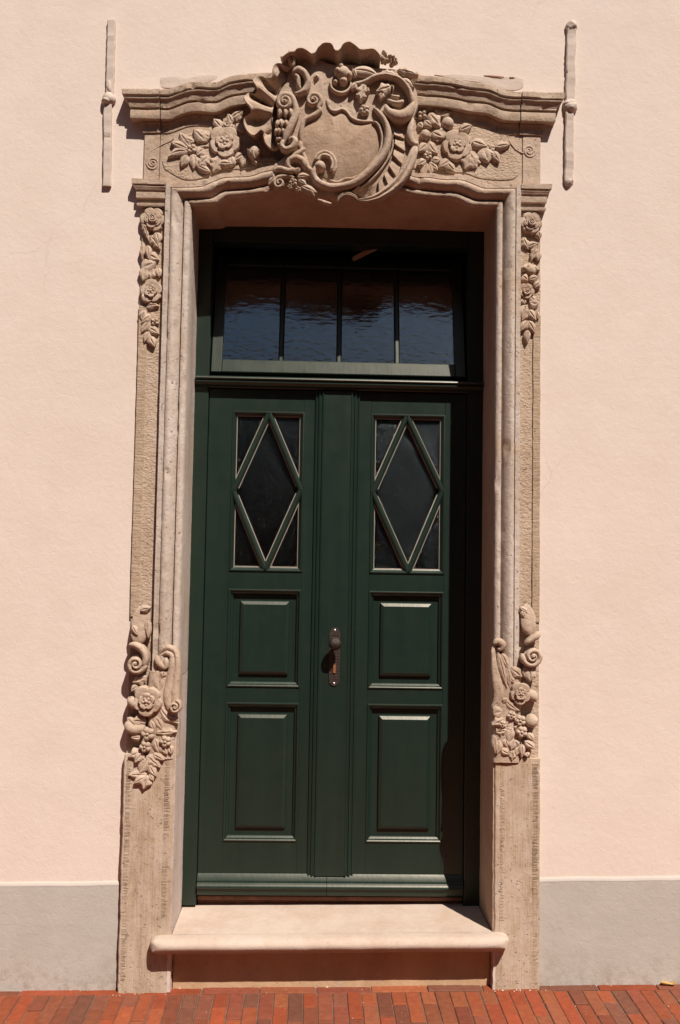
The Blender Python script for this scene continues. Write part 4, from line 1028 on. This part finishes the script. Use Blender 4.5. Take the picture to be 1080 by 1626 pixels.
def ringed(mb, x0, x1, z0, z1, rings, cap=True):
    rows = []
    for d, y in rings:
        rows.append([(x0 + d, y, z0 + d), (x1 - d, y, z0 + d), (x1 - d, y, z1 - d), (x0 + d, y, z1 - d)])
    b = mb.grid(rows, closed=True)
    if cap: mb.f.append(tuple(range(len(mb.v) - 4, len(mb.v))))
YL = .250
def leaf_door(x0, x1, gx0, gx1, px0, px1, lx0, lx1, dia):
    z0, z1 = .262, TR_B - .004
    gz0, gz1 = 1.628, 2.324; pz0, pz1 = 1.133, 1.550; qz0, qz1 = .484, 1.066
    a, b = min(gx0, px0, lx0), max(gx1, px1, lx1)
    a, b = (gx0 + px0) / 2, (gx1 + px1) / 2
    lf_ = part('door_leaf', door, [(x0, a, YL, .30, z0, z1), (b, x1, YL, .30, z0, z1)], bevel=.002)
    for name, za, zb in (('top_rail', gz1, z1), ('lock_rail', pz1, gz0), ('middle_rail', qz1, pz0), ('bottom_rail', z0, qz0)):
        part(name, lf_, [(a, b, YL + .0005, .30, za, zb)], bevel=.0012)
    for za, zb in ((pz0, pz1), (qz0, qz1)):
        mb = MB(); i = .060
        ringed(mb, a, b, za, zb, [(-.002, YL + .004), (.0, YL - .004), (.004, YL - .005), (.008, YL - .002), (.012, YL + .006), (.019, YL + .012), (.021, YL + .020), (.050, YL + .020), (.0515, YL + .018), (.0525, YL + .010), (.064, YL + .003), (.0655, YL + .002)])
        mb.build('panel', M['green'], lf_, smooth=True, sharp=18)
    # glazed light
    mb = MB(); ringed(mb, a, b, gz0, gz1, [(-.003, YL + .004), (.0, YL - .004), (.005, YL - .005), (.009, YL - .001), (.014, YL + .006), (.018, YL + .008), (.0185, YL + .026)], cap=False)
    gf = mb.build('glazing_frame', M['green'], lf_, smooth=True, sharp=18)
    mb = MB(); g = .012; mb.box(a + g, b - g, YL + .018, YL + .022, gz0 + g, gz1 - g); mb.build('glass_pane', M['pane2'], gf)
    mb = MB(); d = .0165; w = .0042  # thin pale strips painting the sunlit edges of the glazing beads
    for q in ((a + d, a + d + w, gz0 + d, gz1 - d), (b - d - w, b - d, gz0 + d, gz1 - d)): mb.box(q[0], q[1], YL + .010, YL + .017, q[2], q[3])
    mb.box(a + d + w, b - d - w, YL + .009, YL + .017, gz0 + d, gz0 + d + w * 1.2); mb.box(a + d + w, b - d - w, YL + .011, YL + .017, gz1 - d - w, gz1 - d)
    T, B, L, Rr = dia
    def bar(mb, p, q, w, prof, cen=None):
        v = (q - p); n = Vector((-v.z, 0, v.x)).normalized()
        mb.grid([[r_ + n * s * w + Vector((0, y - r_.y, 0)) for s, y in prof] for r_ in (p, q)])
    tp, bp, lp, rp_ = [at(x, y, YL) for x, y in (T, B, L, Rr)]
    cxm = (a + b) / 2
    tp.x += cxm - (tp.x + bp.x) / 2; bp.x = 2 * cxm - tp.x
    lp.x = a + .010; rp_.x = b - .010; tp.z = gz1 - .006; bp.z = gz0 + .006
    prof = [(-1, YL + .018), (-1, YL + .002), (-.72, YL - .004), (-.3, YL - .0075), (.3, YL - .0075), (.72, YL - .004), (1, YL + .002), (1, YL + .018)]
    for p, q in ((tp, lp), (tp, rp_), (lp, bp), (bp, rp_)):
        m2 = MB(); bar(m2, p, q, .0125, prof); m2.build('glazing_bar', M['green'], gf, smooth=True, sharp=24)
        v = (q - p).normalized(); n = Vector((-v.z, 0, v.x))
        for s in (-1, 1):
            o = n * s * .0140; e0 = p + o + v * .022; e1 = q + o - v * .022
            bar(mb, e0, e1, .0021, [(-1, YL + .017), (-1, YL + .0095), (1, YL + .0095), (1, YL + .017)])
    mb.build('painted_bead_glint', M['painted_bead_glint'], gf)
    return lf_
XM = .012
LL = leaf_door(LX0, XM, -.352, -.040, -.360, -.046, -.366, -.040, ((426, 660), (420, 906), (367, 780), (480, 778)))
LR = leaf_door(XM + .004, LX1, .252, .572, .249, .577, .246, .580, ((646, 661), (648, 908), (590, 782), (703, 780)))
def astragal():
    zt, zb = TR_B - .006, .345
    prof = [(0, .300), (0, YL - .002), (.002, YL - .008), (.006, YL - .010), (.010, YL - .006), (.013, YL - .006), (.016, YL - .013), (.021, YL - .015), (.026, YL - .010), (.029, YL - .010), (.032, YL - .016), (.036, YL - .018), (.040, YL - .014), (.042, YL - .014)]
    W_ = .196
    full = prof + [(W_ - d, y) for d, y in prof[::-1]]
    mb = MB(); mb.grid([[(.003 + d, y, z) for d, y in full] for z in (zb, zt)])
    for z in (zb, zt): mb.poly([(.003 + d, y, z) for d, y in full])
    mb.build('meeting_stile', M['green'], LL, smooth=True, sharp=24)
astragal()
def kick():
    prof = [(.30, .262), (.238, .262), (.232, .264), (.228, .270), (.227, .292), (.220, .294), (.216, .298), (.216, .302), (.2185, .307), (.223, .312), (.2285, .317), (.229, .322), (.230, .326), (.247, .350), (.30, .352)]
    for (x0, x1, par) in ((LX0 + .002, .0865, LL), (.0885, LX1 - .002, LR)):
        mb = MB(); mb.grid([[(x, y, z) for y, z in prof] for x in (x0, x1)])
        for x in (x0, x1): mb.poly([(x, y, z) for y, z in prof])
        mb.build('weather_board', M['green'], par, smooth=True, sharp=28)
kick()
def handle():
    yp = YL - .0142; cx = .105
    z0, z1, w = 1.142, 1.394, .0235; o = []
    ol = [(-w, z0 + .03), (-w * .9, z0 + .014), (-w * .45, z0 + .003), (0, z0), (w * .45, z0 + .003), (w * .9, z0 + .014), (w, z0 + .03), (w, z1 - .03), (w * 1.05, z1 - .026), (w * .8, z1 - .016), (w * .55, z1 - .004), (0, z1), (-w * .55, z1 - .004), (-w * .8, z1 - .016), (-w * 1.05, z1 - .026), (-w, z1 - .03)]
    mb = MB(); prism(mb, [(cx + x, z) for x, z in ol], yp - .004, yp + .002)
    hp = mb.build('handle_plate', M['iron'], LL, bevel=.0015)
    mb = MB(); rows = []; rnd = random.Random(2)
    for j in range(16):
        for i in range(4):
            x = cx - .015 + i * .010; z = z0 + .03 + j * .0125
            rows.append((x, z))
    for x, z in rows:
        mb.box(x - .0028, x + .0028, yp - .0055, yp - .003, z - .003, z + .003)
    mb.build('plate_embossing', M['iron'], hp, bevel=.001)
    # knob: turned profile along -y
    prof = [(.017, 0), (.017, -.004), (.010, -.008), (.0085, -.020), (.012, -.030), (.021, -.036), (.027, -.046), (.027, -.056), (.021, -.066), (.011, -.071), (.0006, -.0725)]
    mb = MB(); zc = 1.326; n = 28
    mb.grid([[(cx + r * math.cos(2 * math.pi * k / n) * (1 + (.03 * math.cos(8 * 2 * math.pi * k / n) if r > .02 else 0)), yp - .004 + y, zc + r * math.sin(2 * math.pi * k / n)) for k in range(n)] for r, y in prof], closed=True)
    mb.build('knob', M['iron'], hp, smooth=True, sharp=60)
    mb = MB()
    zc = 1.215
    prism(mb, [(cx - .006, zc - .018), (cx + .006, zc - .018), (cx + .0065, zc + .012), (cx + .003, zc + .02), (cx - .003, zc + .02), (cx - .0065, zc + .012)], yp - .009, yp - .003)
    mb.build('key_cover', M['copper'], hp, bevel=.002)
    for z in (z0 + .012, z1 - .014):
        mb = MB(); n = 12
        mb.grid([[(cx + r * math.cos(2 * math.pi * k / n), yp - .004 + y, z + r * math.sin(2 * math.pi * k / n)) for k in range(n)] for r, y in ((.0046, .001), (.0046, -.001), (.003, -.0025), (.0003, -.003))], closed=True)
        mb.build('screw', M['steel'], hp, smooth=True)
handle()

# ------------------------------------------------------------------ tilted transom window
def transom():
    win = empty('transom_window'); tag(win, 'green four pane transom window tilted open inwards above the double door', 'window')
    zb = 2.496; yb = .252; H_ = .580; x0, x1 = LX0 + .003, LX1 - .004; tl = R(13.5)
    def T(x, u, d):   # u up the sash, d depth inwards
        return Vector((x, yb + u * math.sin(tl) + d * math.cos(tl), zb + u * math.cos(tl) - d * math.sin(tl)))
    def tb(mb, xa, xb, u0, u1, d0, d1):
        m = MB(); m.box(xa, xb, d0, d1, u0, u1); b = len(mb.v)
        mb.v += [T(p.x, p.z, p.y) for p in m.v]; mb.f += [tuple(b + i for i in f) for f in m.f]
    sw, rb, rt = .046, .062, .046
    mb = MB(); tb(mb, x0, x0 + sw, 0, H_, 0, .05); tb(mb, x1 - sw, x1, 0, H_, 0, .05)
    sash = mb.build('sash', M['green'], win, bevel=.003)
    mb = MB(); tb(mb, x0 + sw, x1 - sw, .0005, rb, .0008, .049); mb.build('bottom_rail', M['green'], sash, bevel=.004)
    mb = MB(); tb(mb, x0 + sw, x1 - sw, H_ - rt, H_ - .0005, .0008, .049); mb.build('top_rail', M['green'], sash, bevel=.004)
    gx0, gx1 = x0 + sw, x1 - sw
    xs = [gx0, -.152, .104, .362, gx1]
    for x in xs[1:-1]:
        mb = MB(); prof = [(-.012, .03), (-.012, .012), (-.006, .004), (.006, .004), (.012, .012), (.012, .03)]
        mb.grid([[T(x + a, u, d) for a, d in prof] for u in (rb, H_ - rt)])
        mb.build('glazing_bar', M['green'], sash, smooth=True, sharp=30)
    for a, b in zip(xs, xs[1:]):
        a2 = a + (.012 if a != gx0 else 0); b2 = b - (.012 if b != gx1 else 0)
        mb = MB(); tb(mb, a2, b2, rb, H_ - rt, .020, .024); mb.build('glass_pane', M['pane'], sash)
    # stay arm holding the sash, seen through the gap on top
    p0 = at(602, 391, .29); p1 = at(560, 412, .36)
    mb = MB(); v = (p1 - p0).normalized(); n = Vector((-v.z, 0, v.x)).normalized() * .010; k = Vector((0, .006, 0))
    a = [p0 - n, p0 + n, p1 + n, p1 - n]
    mb.poly([q - k for q in a]); mb.poly([q + k for q in a][::-1])
    for i in range(4): mb.f.append((i, (i + 1) % 4, 4 + (i + 1) % 4, 4 + i))
    mb.build('stay_arm', M['wood'], win, bevel=.001)
transom()

# ------------------------------------------------------------------ across the street: unseen house added to cut sky fill and darken reflections
def opposite():
    root = empty('added_opposite_house', (0, -10, 0)); tag(root, 'unseen house row added across the street to block low sky and darken the door glass', 'house')
    mat = simple('dark_brick_house', (.16, .085, .06), .9, 0, .4, 6)
    rt = simple('dark_roof_tiles', (.10, .05, .04), .85, 0, .4, 8); wh = simple('white_window_frame', (.6, .58, .55), .6)
    mb = MB(); xs = [-14, 16]; wins = [(-11 + 3.0 * i) for i in range(9)]
    def add(m, *b): m.box(*b)
    # front wall built round the window openings
    x = -14; zs = ((.9, 2.4), (3.6, 5.0), (6.2, 7.6))
    for w in wins:
        add(mb, x, w, -.3, 0, -.2, 9.6)
        add(mb, w, w + 1.1, -.3, 0, -.2, .9); add(mb, w, w + 1.1, -.3, 0, 2.4, 3.6); add(mb, w, w + 1.1, -.3, 0, 5.0, 6.2); add(mb, w, w + 1.1, -.3, 0, 7.6, 9.6); x = w + 1.1
    add(mb, x, 16, -.3, 0, -.2, 9.6); add(mb, -14, 16, -6, -.31, -.2, 9.6)
    mb.build('wall', mat, root)
    mb = MB(); mb.grid([[(X, y, z) for y, z in ((.25, 9.5), (.25, 9.62), (-3.1, 13.2), (-6.4, 9.6))] for X in (-14.2, 16.2)]); mb.build('roof', rt, root)
    for w in wins:
        for z0, z1 in zs:
            m = MB(); add(m, w, w + .08, -.2, -.08, z0, z1); add(m, w + 1.02, w + 1.1, -.2, -.08, z0, z1); add(m, w + .08, w + 1.02, -.2, -.08, z0, z0 + .08); add(m, w + .08, w + 1.02, -.2, -.08, z1 - .08, z1); add(m, w + .51, w + .59, -.19, -.09, z0 + .08, z1 - .08)
            f = m.build('window', wh, root)
opposite()

# ------------------------------------------------------------------ small things
def fallen_leaf():
    mb = MB(); c = at(1062, 1561, -.045); rows = []
    for i in range(11):
        u = i / 10; hw = .0125 * math.sin(math.pi * max(.02, min(.98, u))) ** .7 * (1 + .25 * math.sin(9 * u)); row = []
        for j in range(7):
            v = -1 + 2 * j / 6
            row.append((c.x - .030 + .060 * u, c.y + v * hw + .006 * math.sin(4 * u), gz(c.x, c.y) + .003 + .012 * v * v * (.6 + .4 * math.sin(6 * u)) + .010 * (u - .4) ** 2 * 4))
        rows.append(row)
    mb.grid(rows)
    o = mb.build('fallen_leaf', M['leafdry'], None, smooth=True); tag(o, 'small curled yellow dry leaf lying on the brick pavement against the grey plinth', 'leaf')
    md = o.modifiers.new('thick', 'SOLIDIFY'); md.thickness = .0008
fallen_leaf()
def crumbs():
    mb = MB(); rnd = random.Random(21)
    for k in range(230):
        x = rnd.uniform(-1.6, 1.9); y = -.012 - abs(rnd.gauss(0, .012)) if k < 150 else rnd.uniform(-.4, -.02)
        if -.75 < x < .95 and k < 150: y -= .046 if (x < -.53 or x > .745) else 0
        q = rnd.uniform(.0012, .0042) if k < 150 else rnd.uniform(.0008, .0022); z = gz(x, y) - .0015
        b = len(mb.v)
        for a in range(5): mb.v.append(Vector((x + q * rnd.uniform(.6, 1.5) * math.cos(a * 1.257), y + q * rnd.uniform(.6, 1.4) * math.sin(a * 1.257), z)))
        mb.v.append(Vector((x, y, z + q * 1.1)))
        for a in range(5): mb.f.append((b + a, b + (a + 1) % 5, b + 5))
    tag(mb.build('mortar_crumbs', M['mortar'], None), 'pale mortar crumbs and grit scattered on the bricks along the wall foot', 'grit', kind='stuff')
crumbs()
def bloom():
    mb = MB(); yr = .305
    for k in range(7):
        a = 2 * math.pi * k / 7; c = (602, 868); leaf(mb, c, (c[0] + 14 * math.cos(a), c[1] + 9 * math.sin(a)), 4.5, yr, .006, .008)
    ball(mb, 602, 868, 4, yr, .010, .008, seg=8)
    o = mb.build('yellow_bloom', M['bloom'], None, smooth=True); tag(o, 'yellow bloom dimly seen behind the glass of the right door leaf', 'flower')
bloom()
